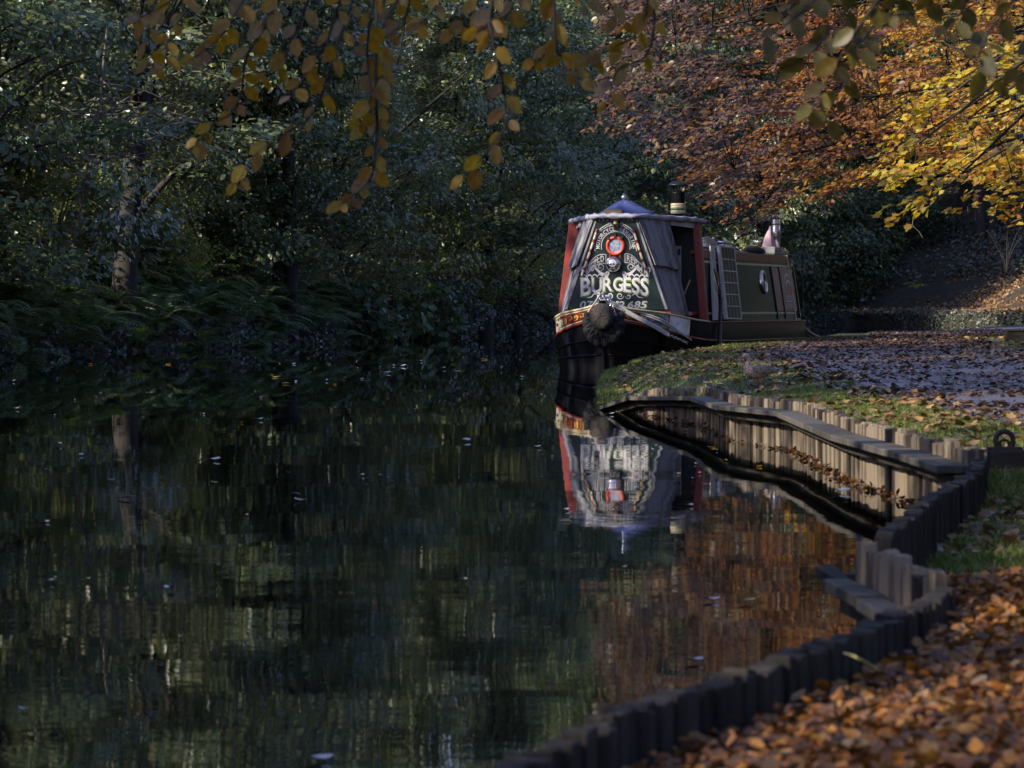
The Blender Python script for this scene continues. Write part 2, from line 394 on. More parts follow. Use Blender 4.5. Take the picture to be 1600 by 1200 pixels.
# ---- the far bank and the wooded slope behind it
FAR = [(-9.6, -30), (-9.6, 20), (-9.5, 45), (-8.6, 60.2), (-7.7, 72), (-5.7, 80), (-3.4, 96), (-1.0, 109), (1.3, 123.5), (5.4, 150), (10, 174), (15.8, 189), (20.7, 190), (24.2, 176), (30, 160), (50, 145)]
FP = [np.array(p) for p in spline(FAR, 5)]
FS = np.concatenate([[0], np.cumsum([np.linalg.norm(FP[i + 1] - FP[i]) for i in range(len(FP) - 1)])])
FPX = np.array([p[0] for p in FP]); FPY = np.array([p[1] for p in FP])
def far_at(s, off=0.0):
    x, y = np.interp(s, FS, FPX), np.interp(s, FS, FPY); e = 1.5
    tx, ty = np.interp(s + e, FS, FPX) - np.interp(s - e, FS, FPX), np.interp(s + e, FS, FPY) - np.interp(s - e, FS, FPY)
    l = math.hypot(tx, ty); return x - ty / l * off, y + tx / l * off
def far_s(X, Y): return float(FS[int(np.argmin((FPX - X) ** 2 + (FPY - Y) ** 2))])
_ds = np.arange(0, FS[-1], .2); FDX, FDY = np.interp(_ds, FS, FPX), np.interp(_ds, FS, FPY)
S_TURN = far_s(7, 160)
def far_z(off, s):
    a = np.interp(off, [-.05, 0, .1, .5, 2, 6, 14, 30, 60, 120], [-.4, -.1, .18, .55, 1.35, 1.9, 2.8, 5, 9, 14])
    b = np.interp(off, [-.05, 0, .12, 2.2, 5, 9, 14, 30, 60, 120], [-.4, .0, .62, .78, 2.4, 4.8, 7.5, 13, 22, 30])
    t = float(sstep((s - S_TURN + 14) / 28)); return a * (1 - t) + b * t
rows = []
for s in np.linspace(0, FS[-1], 150):
    r = []
    for o in [-.05, 0, .05, .12, .3, .5, 1, 1.6, 2.2, 3, 4, 5, 6.5, 9, 12, 16, 22, 30, 45, 70, 120]:
        x, y = far_at(s, o); z = far_z(o, s) + .12 * math.sin(s * .9 + o) * min(1, o / 2) + .1 * math.sin(s * 2.3 + o * 1.7) * min(1, o / 2)
        r.append((x, y, z))
    rows.append(r)
tag(grid_mesh('hillside', rows, M_HILL), kind='structure')

# ================================================================ timber piling
def wood_mat(name, a, b, c, rough=.75):
    m, nt, p, o = newmat(name)
    g = N(nt, 'ShaderNodeNewGeometry')
    v = coords(nt, (28, 28, 2.2)); n = N(nt, 'ShaderNodeTexNoise', Scale=1.0, Detail=6.0, Roughness=.65); nt.links.new(v, n.inputs['Vector'])
    v2 = coords(nt, (5, 5, 3)); n2 = N(nt, 'ShaderNodeTexNoise', Scale=1.0, Detail=5.0); nt.links.new(v2, n2.inputs['Vector'])
    ad = N(nt, 'ShaderNodeMath', operation='MULTIPLY_ADD'); nt.links.new(g.outputs['Random Per Island'], ad.inputs[0]); ad.inputs[1].default_value = .45
    nt.links.new(n.outputs['Fac'], ad.inputs[2])
    ad2 = N(nt, 'ShaderNodeMath', operation='MULTIPLY_ADD'); nt.links.new(n2.outputs['Fac'], ad2.inputs[0]); ad2.inputs[1].default_value = .5; nt.links.new(ad.outputs[0], ad2.inputs[2])
    nt.links.new(ramp(nt, ad2.outputs[0], [(.60, c), (.84, b), (1.0, a)]), p.inputs['Base Color'])
    p.inputs['Roughness'].default_value = rough; p.inputs['Specular IOR Level'].default_value = .15
    bp = N(nt, 'ShaderNodeBump', Strength=.7, Distance=.012); nt.links.new(n.outputs['Fac'], bp.inputs['Height']); nt.links.new(bp.outputs[0], p.inputs['Normal'])
    return m
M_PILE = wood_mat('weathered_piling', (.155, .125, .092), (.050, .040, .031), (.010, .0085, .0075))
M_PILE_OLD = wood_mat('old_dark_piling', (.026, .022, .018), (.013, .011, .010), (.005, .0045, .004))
M_BOARD = wood_mat('mossy_board', (.080, .073, .062), (.045, .042, .036), (.016, .016, .013))
M_BEAM = paint('dark_beam', (.035, .031, .024), (.011, .010, .008), rough=.85, spec=.15, scale=(4, 25, 25), bump=.5)
M_RUST = paint('rusty_iron', (.045, .028, .02), (.015, .012, .011), rough=.6, metal=.5, scale=(40, 40, 40), bump=.5)

def along(pts, step):
    """points every step metres along a polyline with their tangents"""
    P = [np.array(p, float) for p in pts]; L = [0]
    for i in range(len(P) - 1): L.append(L[-1] + np.linalg.norm((P[i + 1] - P[i])[:2]))
    out = []
    for s in np.arange(step / 2, L[-1], step):
        q = np.array([np.interp(s, L, [p[k] for p in P]) for k in range(len(P[0]))])
        q2 = np.array([np.interp(min(s + .08, L[-1]), L, [p[k] for p in P]) for k in range(len(P[0]))]); q1 = np.array([np.interp(max(s - .08, 0), L, [p[k] for p in P]) for k in range(len(P[0]))])
        t = (q2 - q1)[:2]; out.append((q, t / max(np.linalg.norm(t), 1e-6)))
    return out
def piling(name, label, pts, width, mat, thick=.05, lean=.03, board=None, jag=.02, beam=None, gap=.003):
    """pts: (x, y, top z) along the water's edge; land lies to the +X side"""
    root = empty(name, (float(pts[0][0]), float(pts[0][1]), 0)); o0 = Vector(root.location); tag(root, label, 'piling')
    m = MB()
    for q, t in along(pts, width):
        t3 = Vector((t[0], t[1], 0)); nrm = Vector((t[1], -t[0], 0))
        if nrm.x < 0: nrm = -nrm
        top = q[2] + random.uniform(-jag, jag * .8); dz = top + .7
        ax = random.uniform(-lean, lean); ay = random.uniform(-lean, lean)
        R = Matrix((t3, nrm, Vector((0, 0, 1)))).transposed()
        c = Vector((q[0], q[1], top - dz / 2)) + nrm * random.uniform(-.002, .002) - o0
        hw, ht = (width - gap) / 2, thick / 2
        ring = [(-hw, -ht), (-hw * .7, -ht * 1.15), (hw * .7, -ht * 1.15), (hw, -ht), (hw, ht), (-hw, ht)]
        a = [c + R @ Vector((x, y, -dz / 2)) for x, y in ring]
        ch = [random.uniform(-.006, .006) for _ in ring]
        b = [c + R @ Vector((x * .96, y * .96, dz / 2 + ch[i])) + t3 * ax + nrm * ay for i, (x, y) in enumerate(ring)]
        m.hexa(a, b)
    m.build('planks', mat, root, bevel=.004)
    if board:
        for bpts, wdt, zt in board:
            mb = MB(); mk = MB()
            res = along(bpts, .35) if False else None
            P = [Vector(p) for p in bpts]
            for i in range(len(P) - 1):
                t3 = (P[i + 1] - P[i]); tl = t3.length; t3.normalize(); nn = Vector((t3.y, -t3.x, 0)).normalized()
                if nn.x < 0: nn = -nn
                g = t3 * .004
                q0, q1 = P[i] + g - o0, P[i + 1] - g - o0
                for mm, w0, w1, z0, z1 in ((mb, -wdt - .02, 0.0, -.032, 0.0), (mk, -wdt + .055, -.03, -.085, -.034)):
                    zz = random.uniform(-.004, .004)
                    mm.hexa([q0 + nn * w0 + Vector((0, 0, z0 + zz)), q0 + nn * w1 + Vector((0, 0, z0 + zz)), q0 + nn * w1 + Vector((0, 0, z1 + zz)), q0 + nn * w0 + Vector((0, 0, z1 + zz))],
                            [q1 + nn * w0 + Vector((0, 0, z0 + zz)), q1 + nn * w1 + Vector((0, 0, z0 + zz)), q1 + nn * w1 + Vector((0, 0, z1 + zz)), q1 + nn * w0 + Vector((0, 0, z1 + zz))])
            mb.build('capping_board', M_BOARD, root, bevel=.005); mk.build('waling_beam', M_BEAM, root, bevel=.005)
    return root
PA = [(.90, 30.5, .06), (1.12, 28.9, .2), (1.46, 26.1, .28), (1.50, 23.2, .29), (1.77, 21.6, .295), (1.76, 19.5, .295), (1.75, 17.8, .295), (1.83, 15.8, .295), (1.88, 14.42, .295)]
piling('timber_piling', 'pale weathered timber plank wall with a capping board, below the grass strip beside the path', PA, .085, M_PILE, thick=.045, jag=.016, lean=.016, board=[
    ([Vector(p) + Vector((-.028, 0, -.075)) for p in [(.90, 30.5, .10), (1.12, 28.9, .23), (1.46, 26.1, .30), (1.50, 23.2, .31), (1.77, 21.6, .315), (1.765, 19.5, .31), (1.755, 17.8, .31), (1.835, 15.8, .31), (1.885, 14.42, .30)]], .13, 0)])
PB = [(1.85, 14.25, .26), (1.73, 13.3, .26), (1.32, 11.3, .265), (.97, 9.35, .265)]
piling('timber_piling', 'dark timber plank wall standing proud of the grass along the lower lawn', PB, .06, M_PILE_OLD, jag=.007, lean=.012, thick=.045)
PC = [(.89, 9.16, .26), (.93, 8.6, .26), (.985, 8.12, .25)]
piling('timber_piling', 'short brown stub of timber piling with a wide ledge board jutting over the water', PC, .055, M_PILE, jag=.014, thick=.035, lean=.02, board=[
    ([Vector((.865, 9.15, .168)), Vector((.90, 8.62, .168)), Vector((.955, 8.05, .15))], .055, 0)])
PD = [(.975, 8.02, .23), (.73, 7.03, .25), (.44, 6.13, .255), (.19, 5.44, .26), (.0, 4.72, .26), (-.35, 3, .26)]
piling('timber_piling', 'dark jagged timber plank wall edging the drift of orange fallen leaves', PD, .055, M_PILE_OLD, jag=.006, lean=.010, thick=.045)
# broken plank lying on the end of the stub
b = MB(); b.box((0, 0, 0), (.05, .3, .03), Matrix.Rotation(math.radians(8), 3, 'X') @ Matrix.Rotation(.25, 3, 'Z')); b.box((.05, .03, .02), (.04, .3, .022), Matrix.Rotation(-.2, 3, 'Z'))
o = b.build('broken_plank', M_PILE_OLD, bevel=.003); o.location = (.855, 9.28, .15); tag(o, 'splintered dark plank end sticking out over the water by the piling stub', 'plank')
# coping beam with its mooring ring
b = MB(); b.box((0, 0, 0), (3.2, .13, .2)); o = b.build('coping_beam', M_BEAM, bevel=.012); o.location = (3.52, 14.42, .19); o.rotation_euler = (0, 0, -.01)
tag(o, 'heavy dark timber beam stepping the path down to the lower lawn', 'beam')
r = empty('mooring_ring', (1.985, 14.45, .292)); tag(r, 'rusty iron mooring ring standing on the coping beam', 'mooring ring')
m = MB(); m.smooth = True; m.tube([(.036 * math.cos(a), 0, .036 + .036 * math.sin(a)) for a in np.linspace(0, 2 * PI, 25)], .011, 8, cap=False); m.build('ring', M_RUST, r)
m = MB(); m.box((0, 0, .004), (.14, .06, .014)); m.tube([(-.018, 0, .0), (-.018, 0, .03), (0, 0, .04), (.018, 0, .03), (.018, 0, 0)], .008, 6); m.build('staple_plate', M_RUST, r, bevel=.002)
# squat timber block beside the path at the frame's edge
b = MB(); b.box((0, 0, .07), (.5, .2, .16)); b.box((.02, 0, .165), (.54, .23, .03)); o = b.build('timber_block', M_BEAM, bevel=.012); q = at(1600, 543, .34); o.location = (q.x, q.y, float(ground_z(q.x, q.y)) - .02)
tag(o, 'squat dark timber block set in the grass beyond the leafy path', 'timber block')
# ================================================================ THE NARROWBOAT (local: x to starboard, y from stem to stern, z up)
TH = math.radians(15.5); STEM = Vector((1.245, 49.1, 0))
boat = empty('narrowboat', STEM, -TH)
tag(boat, 'dark green narrowboat with red posts and a signwritten front board, moored against the grassy bank', 'narrowboat')
BM = Matrix.Translation(STEM) @ Matrix.Rotation(-TH, 4, 'Z')
sn, cs = math.sin(TH), math.cos(TH)
def U_at(px, v):
    k = (px - 800) / F
    return (k * (STEM.y - sn * v) - STEM.x - cs * v) / (sn - cs * k)
def B_at(px, py, v):
    """boat coordinates of a pixel on the fore-and-aft plane x = v"""
    u = U_at(px, v); Y = STEM.y + cs * u - sn * v
    return Vector((v, u, EYE - (py - HOR) * Y / F))
def BU_at(px, py, u):
    """boat coordinates of a pixel on the athwartships plane y = u"""
    k = (px - 800) / F; v = (k * (STEM.y + cs * u) - STEM.x - sn * u) / (cs + sn * k)
    Y = STEM.y + cs * u - sn * v
    return Vector((v, u, EYE - (py - HOR) * Y / F))
M_GREEN = paint('boat_green', (.010, .026, .015), (.006, .016, .010), rough=.25, spec=.015, scale=(2, 2, 2), bump=.05, dist=.01)
M_BOARDG = paint('board_green', (.006, .019, .018), (.004, .012, .012), rough=.28, scale=(5, 5, 5), bump=.04)
M_HULL = paint('hull_black', (.007, .007, .009), (.0035, .0035, .0045), rough=.3, spec=.12, scale=(3, 3, 3), bump=.12, dist=.02)
M_RED = paint('boat_red', (.22, .014, .009), (.11, .009, .007), rough=.42, scale=(7, 7, 3), bump=.1)
M_CREAM = paint('cream_paint', (.50, .44, .27), (.34, .29, .17), rough=.5, scale=(9, 9, 9), bump=.05)
M_OCHRE = paint('ochre_paint', (.24, .095, .022), (.15, .055, .015), rough=.5, spec=.1, scale=(5, 5, 5), bump=.05)
M_WOOD = wood_mat('grey_shutter', (.20, .20, .215), (.105, .105, .115), (.035, .035, .038), .7)
M_WHITE = paint('old_white_paint', (.42, .42, .43), (.26, .27, .28), rough=.5, scale=(5, 5, 5), bump=.08)
M_PALE = paint('weathered_pale_paint', (.72, .73, .80), (.30, .31, .34), rough=.42, scale=(5, 5, 7), bump=.15, lo=.3, hi=.55)
M_LETTER = paint('silver_lettering', (.50, .48, .49), (.40, .385, .39), rough=.5, bump=0)
M_SHADE = paint('lime_letter_shade', (.12, .19, .025), (.09, .14, .02), rough=.5, bump=0)
M_GOLD = paint('gold_lettering', (.60, .38, .09), (.45, .27, .06), rough=.5, bump=0)
M_DARK = paint('well_dark', (.012, .012, .012), (.008, .008, .008), rough=.7, bump=0)
M_CHROME = paint('chrome', (.75, .75, .77), (.6, .6, .63), rough=.18, metal=1, bump=.05)
M_BRASS = paint('brass', (.62, .47, .22), (.42, .31, .13), rough=.25, metal=1, bump=.05)
M_BLUE = paint('blue_cloth', (.06, .085, .24), (.035, .05, .16), rough=.75, scale=(14, 14, 14), bump=.3)
M_TARP = paint('grey_blue_tarp', (.30, .31, .38), (.15, .15, .19), rough=.55, scale=(9, 9, 9), bump=.5, dist=.03)
M_COIR = paint('pale_coir', (.095, .08, .066), (.014, .012, .010), rough=.95, scale=(110, 110, 110), bump=1.0, dist=.02, lo=.4, hi=.62)
M_ROPEK = paint('black_rope', (.009, .009, .011), (.003, .003, .0035), rough=.85, scale=(45, 45, 45), bump=1.0, dist=.02)
M_ROPE = paint('pale_rope', (.55, .52, .50), (.30, .28, .27), rough=.85, scale=(70, 70, 70), bump=.9, dist=.01)
M_GREENP = paint('diamond_green', (.06, .15, .04), rough=.5, bump=0); M_BLUEP = paint('diamond_blue', (.10, .15, .34), rough=.5, bump=0)
M_YELP = paint('diamond_cream', (.50, .46, .34), rough=.5, bump=0); M_PINKP = paint('diamond_lilac', (.36, .28, .40), rough=.5, bump=0)
M_CELL = paint('solar_cell', (.012, .015, .035), (.009, .011, .026), rough=.2, spec=.03, scale=(20, 20, 20), bump=0)
M_GLASS = paint('mottled_glass', (.34, .38, .47), (.12, .14, .20), rough=.12, scale=(24, 24, 24), bump=.3, lo=.4, hi=.6)
M_BLACK = paint('black_iron', (.012, .012, .013), rough=.45, bump=.1, scale=(20, 20, 20))
M_ORANGE = paint('orange_ring', (.62, .085, .03), (.5, .06, .02), rough=.4, bump=0)

US = [0, .08, .2, .38, .6, .9, 1.3, 1.75, 2.2, 3.2, 5, 7, 8.8, 9.2, 9.5]
GB = [.05, .17, .34, .54, .73, .90, 1.03, 1.10, 1.125, 1.13, 1.13, 1.13, 1.12, 1.06, .9]      # half breadth at the gunwale
WB = [.03, .12, .25, .42, .60, .78, .95, 1.05, 1.09, 1.1, 1.1, 1.1, 1.08, .95, .7]             # half breadth at the water
SH = [.93, .89, .85, .82, .79, .74, .695, .67, .66, .66, .66, .66, .66, .66, .66]             # gunwale height
RS = [.71, .69, .66, .61, .56, .495, .44, .41, .40, .39, .39, .39, .39, .39, .39]              # rubbing strake height
def fu(a, u): return float(np.interp(u, US, a))
def hull_pt(u, side, z, out=0.0):
    g, w_, h = fu(GB, u), fu(WB, u), fu(SH, u); r = fu(RS, u); gr = w_ + (g - w_) * .80
    x = np.interp(z, [-.35, 0, r, h], [w_ * .85, w_, gr, g])
    return Vector((side * (x + out), u + (0.0 if u > .05 else (h - z) * .10) - out * (.5 if u < 1 else 0), z))
UF = sorted(set(US + list(np.linspace(0, 2.2, 23))))
m = MB(); m.smooth = True
for side in (-1, 1):
    rings = []
    for u in UF:
        r = fu(RS, u); rings.append([hull_pt(u, side, z) for z in (-.35, -.1, 0, .12, .25, r - .05, r)])
    m.loft(rings, cap=False, closed=False)
for z0, z1 in ((-.35, .39),):
    m.add([hull_pt(9.5, -1, z0), hull_pt(9.5, 1, z0), hull_pt(9.5, 1, z1), hull_pt(9.5, -1, z1)], [(0, 1, 2, 3)])
hull = m.build('hull', M_HULL, boat)
m = MB(); m.smooth = True                                                                         # upper strake: red at the bow, black along the cabin
for side in (-1, 1):
    for (ua, ub, mi) in ((0, 1.1, 0), (1.1, 9.5, 1)):
        m.cur = mi; rings = []
        for u in [u for u in UF if ua <= u <= ub]:
            r, h = fu(RS, u), fu(SH, u); rings.append([hull_pt(u, side, z) for z in (r, (r + h) / 2, h)])
        m.loft(rings, cap=False, closed=False)
m.cur = 1; m.add([hull_pt(9.5, -1, .39), hull_pt(9.5, 1, .39), hull_pt(9.5, 1, .66), hull_pt(9.5, -1, .66)], [(0, 1, 2, 3)])
m.build('upper_strake', [M_RED, M_HULL], boat)
m = MB()                                                                                          # decks
for i in range(len(UF) - 1):
    a, b2 = UF[i], UF[i + 1]
    m.add([hull_pt(a, -1, fu(SH, a) - .004), hull_pt(a, 1, fu(SH, a) - .004), hull_pt(b2, 1, fu(SH, b2) - .004), hull_pt(b2, -1, fu(SH, b2) - .004)], [(0, 1, 2, 3)])
m.build('deck', M_DARK, boat)
for side in (-1, 1): m = MB(); m.smooth = True; m.tube([hull_pt(u, side, fu(RS, u), .012) for u in UF], [.020 if u < 2.3 else .012 for u in UF], 6); m.build('rubbing_strake', M_RED, boat)
m = MB(); m.smooth = True
for side in (-1, 1):
    for k in (.62, .30):
        m.tube([hull_pt(u, side, fu(RS, u) * k + .02 * (1 - k), .010) for u in UF], .013, 6)
m.build('lower_strake', M_HULL, boat)
for side in (-1, 1): m = MB(); m.smooth = True; m.tube([hull_pt(u, side, fu(SH, u) + .004, .006) for u in UF if u >= 1.9], .013, 6); m.build('gunwale_line', M_OCHRE, boat)
for side in (-1, 1): m = MB(); m.smooth = True; m.tube([hull_pt(u, side, fu(SH, u) + .004, .004) for u in UF if u <= 1.9], .016, 6); m.build('bow_rail', M_CREAM, boat)
m = MB(); m.tube([hull_pt(0, 0, z) + Vector((0, -.02, 0)) for z in (-.35, 0, .4, .8, .97)], [.035, .035, .035, .038, .045], 8); m.build('stem_post', M_HULL, boat)
# painted bow panels on both sides: cream border, red field with gold scrolls, lozenges towards the well
def strake(u, side, t, out=.006): r, h = fu(RS, u) + .03, fu(SH, u) - .02; return hull_pt(u, side, r + (h - r) * t, out)
def patch(m, side, ua, ub, ta, tb, n=6, out=.006):
    for i in range(n):
        a, b2 = ua + (ub - ua) * i / n, ua + (ub - ua) * (i + 1) / n
        m.add([strake(a, side, ta, out), strake(b2, side, ta, out), strake(b2, side, tb, out), strake(a, side, tb, out)], [(0, 1, 2, 3)])
def diamond(m, side, u, t, du, dt, out=.010): m.add([strake(u - du, side, t, out), strake(u, side, t - dt, out), strake(u + du, side, t, out), strake(u, side, t + dt, out)], [(0, 1, 2, 3)])
for side in (-1, 1):
    m = MB(); m.cur = 0
    u0, u1, ud_ = (.10, .98, .62) if side < 0 else (.08, .66, .37); patch(m, side, u0, u1, -.02, .08, 10); patch(m, side, u0, u1, .92, 1.02, 10); patch(m, side, u1 - .025, u1 + .012, .08, .92, 1); patch(m, side, ud_ - .02, ud_, .08, .92, 1)
    m.cur = 5; patch(m, side, ud_, u1 - .02, .07, .93, 5, .005)
    k = 0
    for i in range(5):
        for j in range(3):
            if (i + j) % 2 == 0:
                m.cur = (1, 2, 3, 4)[k % 4]; k += 1
                du = (u1 - ud_ - .03) / 5; diamond(m, side, ud_ + du * (i + .5), .17 + j * .33, du * .98, .17)
    m.build('painted_panel', [M_CREAM, M_GREENP, M_RED, M_YELP, M_PINKP, M_YELP if side < 0 else M_BLUEP], boat)
    if side > 0:
        m = MB(); patch(m, side, .69, 1.12, -.1, 1.06, 8); patch(m, side, 1.40, 2.0, -.9, .0, 8, .008) if False else None; m.build('weathered_patch', M_PALE, boat)
def ribbon(m, pts, w, fn, taper=True):
    """a flat brush stroke along 2-D points, mapped to 3-D by fn"""
    P = [np.array(p, float) for p in pts]; n = len(P); vs = []
    for i in range(n):
        t = P[min(i + 1, n - 1)] - P[max(i - 1, 0)]; t = t / max(np.linalg.norm(t), 1e-9); nn = np.array([-t[1], t[0]])
        k = w / 2 * ((.35 + .65 * math.sin(PI * i / (n - 1))) if taper else 1)
        vs += [fn(*(P[i] + nn * k)), fn(*(P[i] - nn * k))]
    m.add(vs, [(2 * i, 2 * i + 1, 2 * i + 3, 2 * i + 2) for i in range(n - 1)])
def scroll(cx, cz, r, a0, turns, n=22, grow=1.0):
    return [(cx + r * (1 - .8 * grow * t) * math.cos(a0 + turns * 2 * PI * t), cz + r * (1 - .8 * grow * t) * math.sin(a0 + turns * 2 * PI * t)) for t in np.linspace(0, 1, n)]
for side in (-1, 1):
    fn = lambda u, t, s=side: strake(u, s, t, .012)
    m = MB()
    k_ = 1.0 if side < 0 else .56
    for c0, sg in ((.17, 1), (.27, -1), (.37, 1), (.50, -1)):
        P = [(c0 * k_ + .04 + .045 * k_ * x, .5 + .30 * z * sg) for x, z in scroll(0, 0, 1, .6, 1.1)]
        ribbon(m, P, .03, lambda u, t, f=fn: f(u, t))
    m.build('scroll_pattern', M_GOLD, boat)
# red coaming under the front board, then the board
m = MB(); m.hexa([Vector((-.80, .80, .70)), Vector((.80, .80, .70)), Vector((.80, 1.9, .66)), Vector((-.80, 1.9, .66))], [Vector((-.76, .80, .845)), Vector((.76, .80, .845)), Vector((.94, 1.9, .80)), Vector((-.94, 1.9, .80))])
m.build('coaming', M_RED, boat)
BY = .76
bw = [(-.70, .845), (.70, .845), (.255, 2.14), (-.255, 2.14)]
m = MB(); m.hexa([Vector((x, BY + .04, z)) for x, z in bw], [Vector((x, BY, z)) for x, z in bw][::1]); board = m.build('front_board', M_BOARDG, boat, bevel=.004)
m = MB()
for s in (-1, 1): m.hexa([Vector((s * .70, BY - .012, .85)), Vector((s * .735, BY - .012, .85)), Vector((s * .285, BY - .012, 2.14)), Vector((s * .258, BY - .012, 2.14))], [Vector((s * .70, BY + .03, .85)), Vector((s * .735, BY + .03, .85)), Vector((s * .285, BY + .03, 2.14)), Vector((s * .258, BY + .03, 2.14))])
m.build('edge_strip', M_WOOD, board)
BCX = 961.0
def bp(px, py, off=.004):
    q = BU_at(px, py, BY); return Vector((q.x, BY - off, q.z))
# --- lettering: glyph outlines laid one by one on the board
_gly = {}
def glyph(ch, bold):
    if (ch, bold) in _gly: return _gly[(ch, bold)]
    cu = bpy.data.curves.new('glyph', 'FONT'); cu.body = ch; cu.size = 1; cu.offset = bold; cu.resolution_u = 4
    ob = bpy.data.objects.new('glyph', cu); C.objects.link(ob)
    dg = bpy.context.evaluated_depsgraph_get(); dg.update()
    me = bpy.data.meshes.new_from_object(ob.evaluated_get(dg))
    v = [(p.co.x, p.co.y) for p in me.vertices]; f = [tuple(p.vertices) for p in me.polygons]
    bpy.data.objects.remove(ob); bpy.data.curves.remove(cu); bpy.data.meshes.remove(me)
    x0, x1 = min(p[0] for p in v), max(p[0] for p in v); y0, y1 = min(p[1] for p in v), max(p[1] for p in v)
    _gly[(ch, bold)] = ([((x - x0) / (x1 - x0), (y - y0) / (y1 - y0)) for x, y in v], f); return _gly[(ch, bold)]
SERIF = {'B': [(0, 0), (0, 1)], 'U': [(0, 1), (1, 1)], 'R': [(0, 0), (0, 1), (1, 0)], 'E': [(0, 0), (0, 1)], 'M': [(0, 0), (1, 0)], 'I': [(.5, 0), (.5, 1)], 'P': [(0, 0), (0, 1)], 'L': [(0, 0), (0, 1)],
         'A': [(0, 0), (1, 0)], 'N': [(0, 0), (0, 1), (1, 1)], 'D': [(0, 0), (0, 1)], 'T': [(.5, 0)], 'Y': [(.5, 0)], 'G': [(.95, .45)], 'S': [(.88, .82), (.1, .16)]}
def put_glyph(m, ch, fn, bold=.02, serif=0.0, sh=.06):
    """fn maps the unit box of the letter to board points"""
    v, f = glyph(ch, bold); nar = (lambda x: .5 + (x - .5) * .3) if ch == 'I' else (lambda x: x)
    m.add([fn(nar(x), y) for x, y in v], f)
    if serif:
        for sx, sy in SERIF.get(ch, []):
            w = serif
            if ch in 'SG' and (sy not in (0, 1)): q = [(sx - .05, sy - .13), (sx + .1, sy - .13), (sx + .1, sy + .13), (sx - .05, sy + .13)]
            else:
                y0, y1 = (sy - .01, sy + sh) if sy == 0 else (sy - sh, sy + .01)
                cx = sx + (.1 if sx == 0 else -.1 if sx == 1 else 0)
                q = [(cx - w, y0), (cx + w, y0), (cx + w * .8, y1), (cx - w * .8, y1)]
            m.add([fn(x, y) for x, y in q], [(0, 1, 2, 3)])
def word(name, text, boxes, mat, bold, serif, off, dx=0, dy=0):
    """boxes: per letter a function (x, y) -> pixel on the board"""
    m = MB()
    for ch, fn in zip(text, boxes):
        if ch != ' ': put_glyph(m, ch, lambda x, y, f=fn: bp(f(x, y)[0] + dx, f(x, y)[1] + dy, off), bold, serif)
    return m.build(name, mat, board)
def arc_boxes(text, cx, cy, r0, r1, a0, a1, fill=.86):
    n = len(text); out = []
    for i in range(n):
        def fn(x, y, i=i):
            a = math.radians(a0 + (a1 - a0) * (i + .5 + (x - .5) * fill) / n); r = r0 + (r1 - r0) * y
            return cx + r * math.sin(a), cy - r * math.cos(a)
        out.append(fn)
    return out
def row_boxes(xs, top, bot):
    """xs: (x0, x1) per letter; top and bot: functions of px"""
    return [(lambda x, y, a=a, b2=b2: (a + (b2 - a) * x, bot(a + (b2 - a) * x) * (1 - y) + top(a + (b2 - a) * x) * y)) for a, b2 in xs]
ws = {'B': 17, 'U': 17, 'R': 16.5, 'G': 16, 'E': 12.5, 'S': 13.5}
tot = sum(ws[c] for c in 'BURGESS'); x = 907.0; xs = []
for c in 'BURGESS':
    wd = ws[c] * 107 / tot; xs.append((x + .5, x + wd - .5)); x += wd
big = row_boxes(xs, lambda p: 434 + .8 * (1 - ((p - 960) / 54) ** 2) * -1 + ((p - 960) / 54) ** 2 * 0, lambda p: 454.5 + 9.5 * abs((p - 960) / 54) ** 1.6)
word('lettering_shade', 'BURGESS', big, M_SHADE, .03, .16, .006, 1.3, 1.8)
word('lettering', 'BURGESS', big, M_LETTER, .02, .16, .011)
ph = '0738 012 685'; xs = []; x = 906.0
for c in ph:
    wd = 4.0 if c == ' ' else (5.5 if c == '1' else 10.2); xs.append((x + .6, x + wd - .6)); x += wd
k = 105.5 / (x - 906); xs = [(906 + (a - 906) * k, 906 + (b2 - 906) * k) for a, b2 in xs]
def slant(fs): return [(lambda x, y, f=f: (f(x, y)[0] + 2.6 * (y - .5), f(x, y)[1])) for f in fs]
num = slant(row_boxes(xs, lambda p: 470.5, lambda p: 481.5))
word('lettering_shade', ph, num, M_SHADE, .012, 0, .006, 1.0, 1.3); word('lettering', ph, num, M_LETTER, .012, 0, .011)
ACX, ACY = 962.3, 384.5
word('lettering', 'MOTORCYCLES&MARINE', arc_boxes('MOTORCYCLES&MARINE', ACX, ACY + 1, 24.8, 31.2, -97, 97), M_LETTER, .012, .14, .010)
def wave_boxes(text, P0, P1, P2, P3, h):
    n = len(text); out = []
    def bez(t): return np.array([(1 - t) ** 3 * a + 3 * (1 - t) ** 2 * t * b2 + 3 * (1 - t) * t * t * c + t ** 3 * d for a, b2, c, d in zip(P0, P1, P2, P3)])
    for i in range(n):
        def fn(x, y, i=i):
            t = (i + .5 + (x - .5) * .8) / n; q = bez(t); return q[0], q[1] - h * y
        out.append(fn)
    return out, bez
wa, bza = wave_boxes('REBUILD', (911.5, 428.5), (922, 427), (928, 407), (944.5, 409), 9.5)
wb, bzb = wave_boxes('REPAIR', (979, 408), (993, 408), (998, 427), (1012.5, 430.5), 9.5)
word('lettering', 'REBUILD', wa, M_LETTER, .01, .15, .010); word('lettering', 'REPAIR', wb, M_LETTER, .01, .15, .010)
m = MB(); f2 = lambda a, b2: bp(a, b2, .008)
def arcp(r, a0, a1, n=34): return [(ACX + r * math.sin(math.radians(a)), ACY - r * math.cos(math.radians(a))) for a in np.linspace(a0, a1, n)]
for r, w_ in ((33.2, .8), (22.6, 1.0)): ribbon(m, arcp(r, -104, 104), w_, f2, False)
ribbon(m, arcp(36, -60, -12), 1.3, f2); ribbon(m, arcp(36, 12, 60), 1.3, f2)
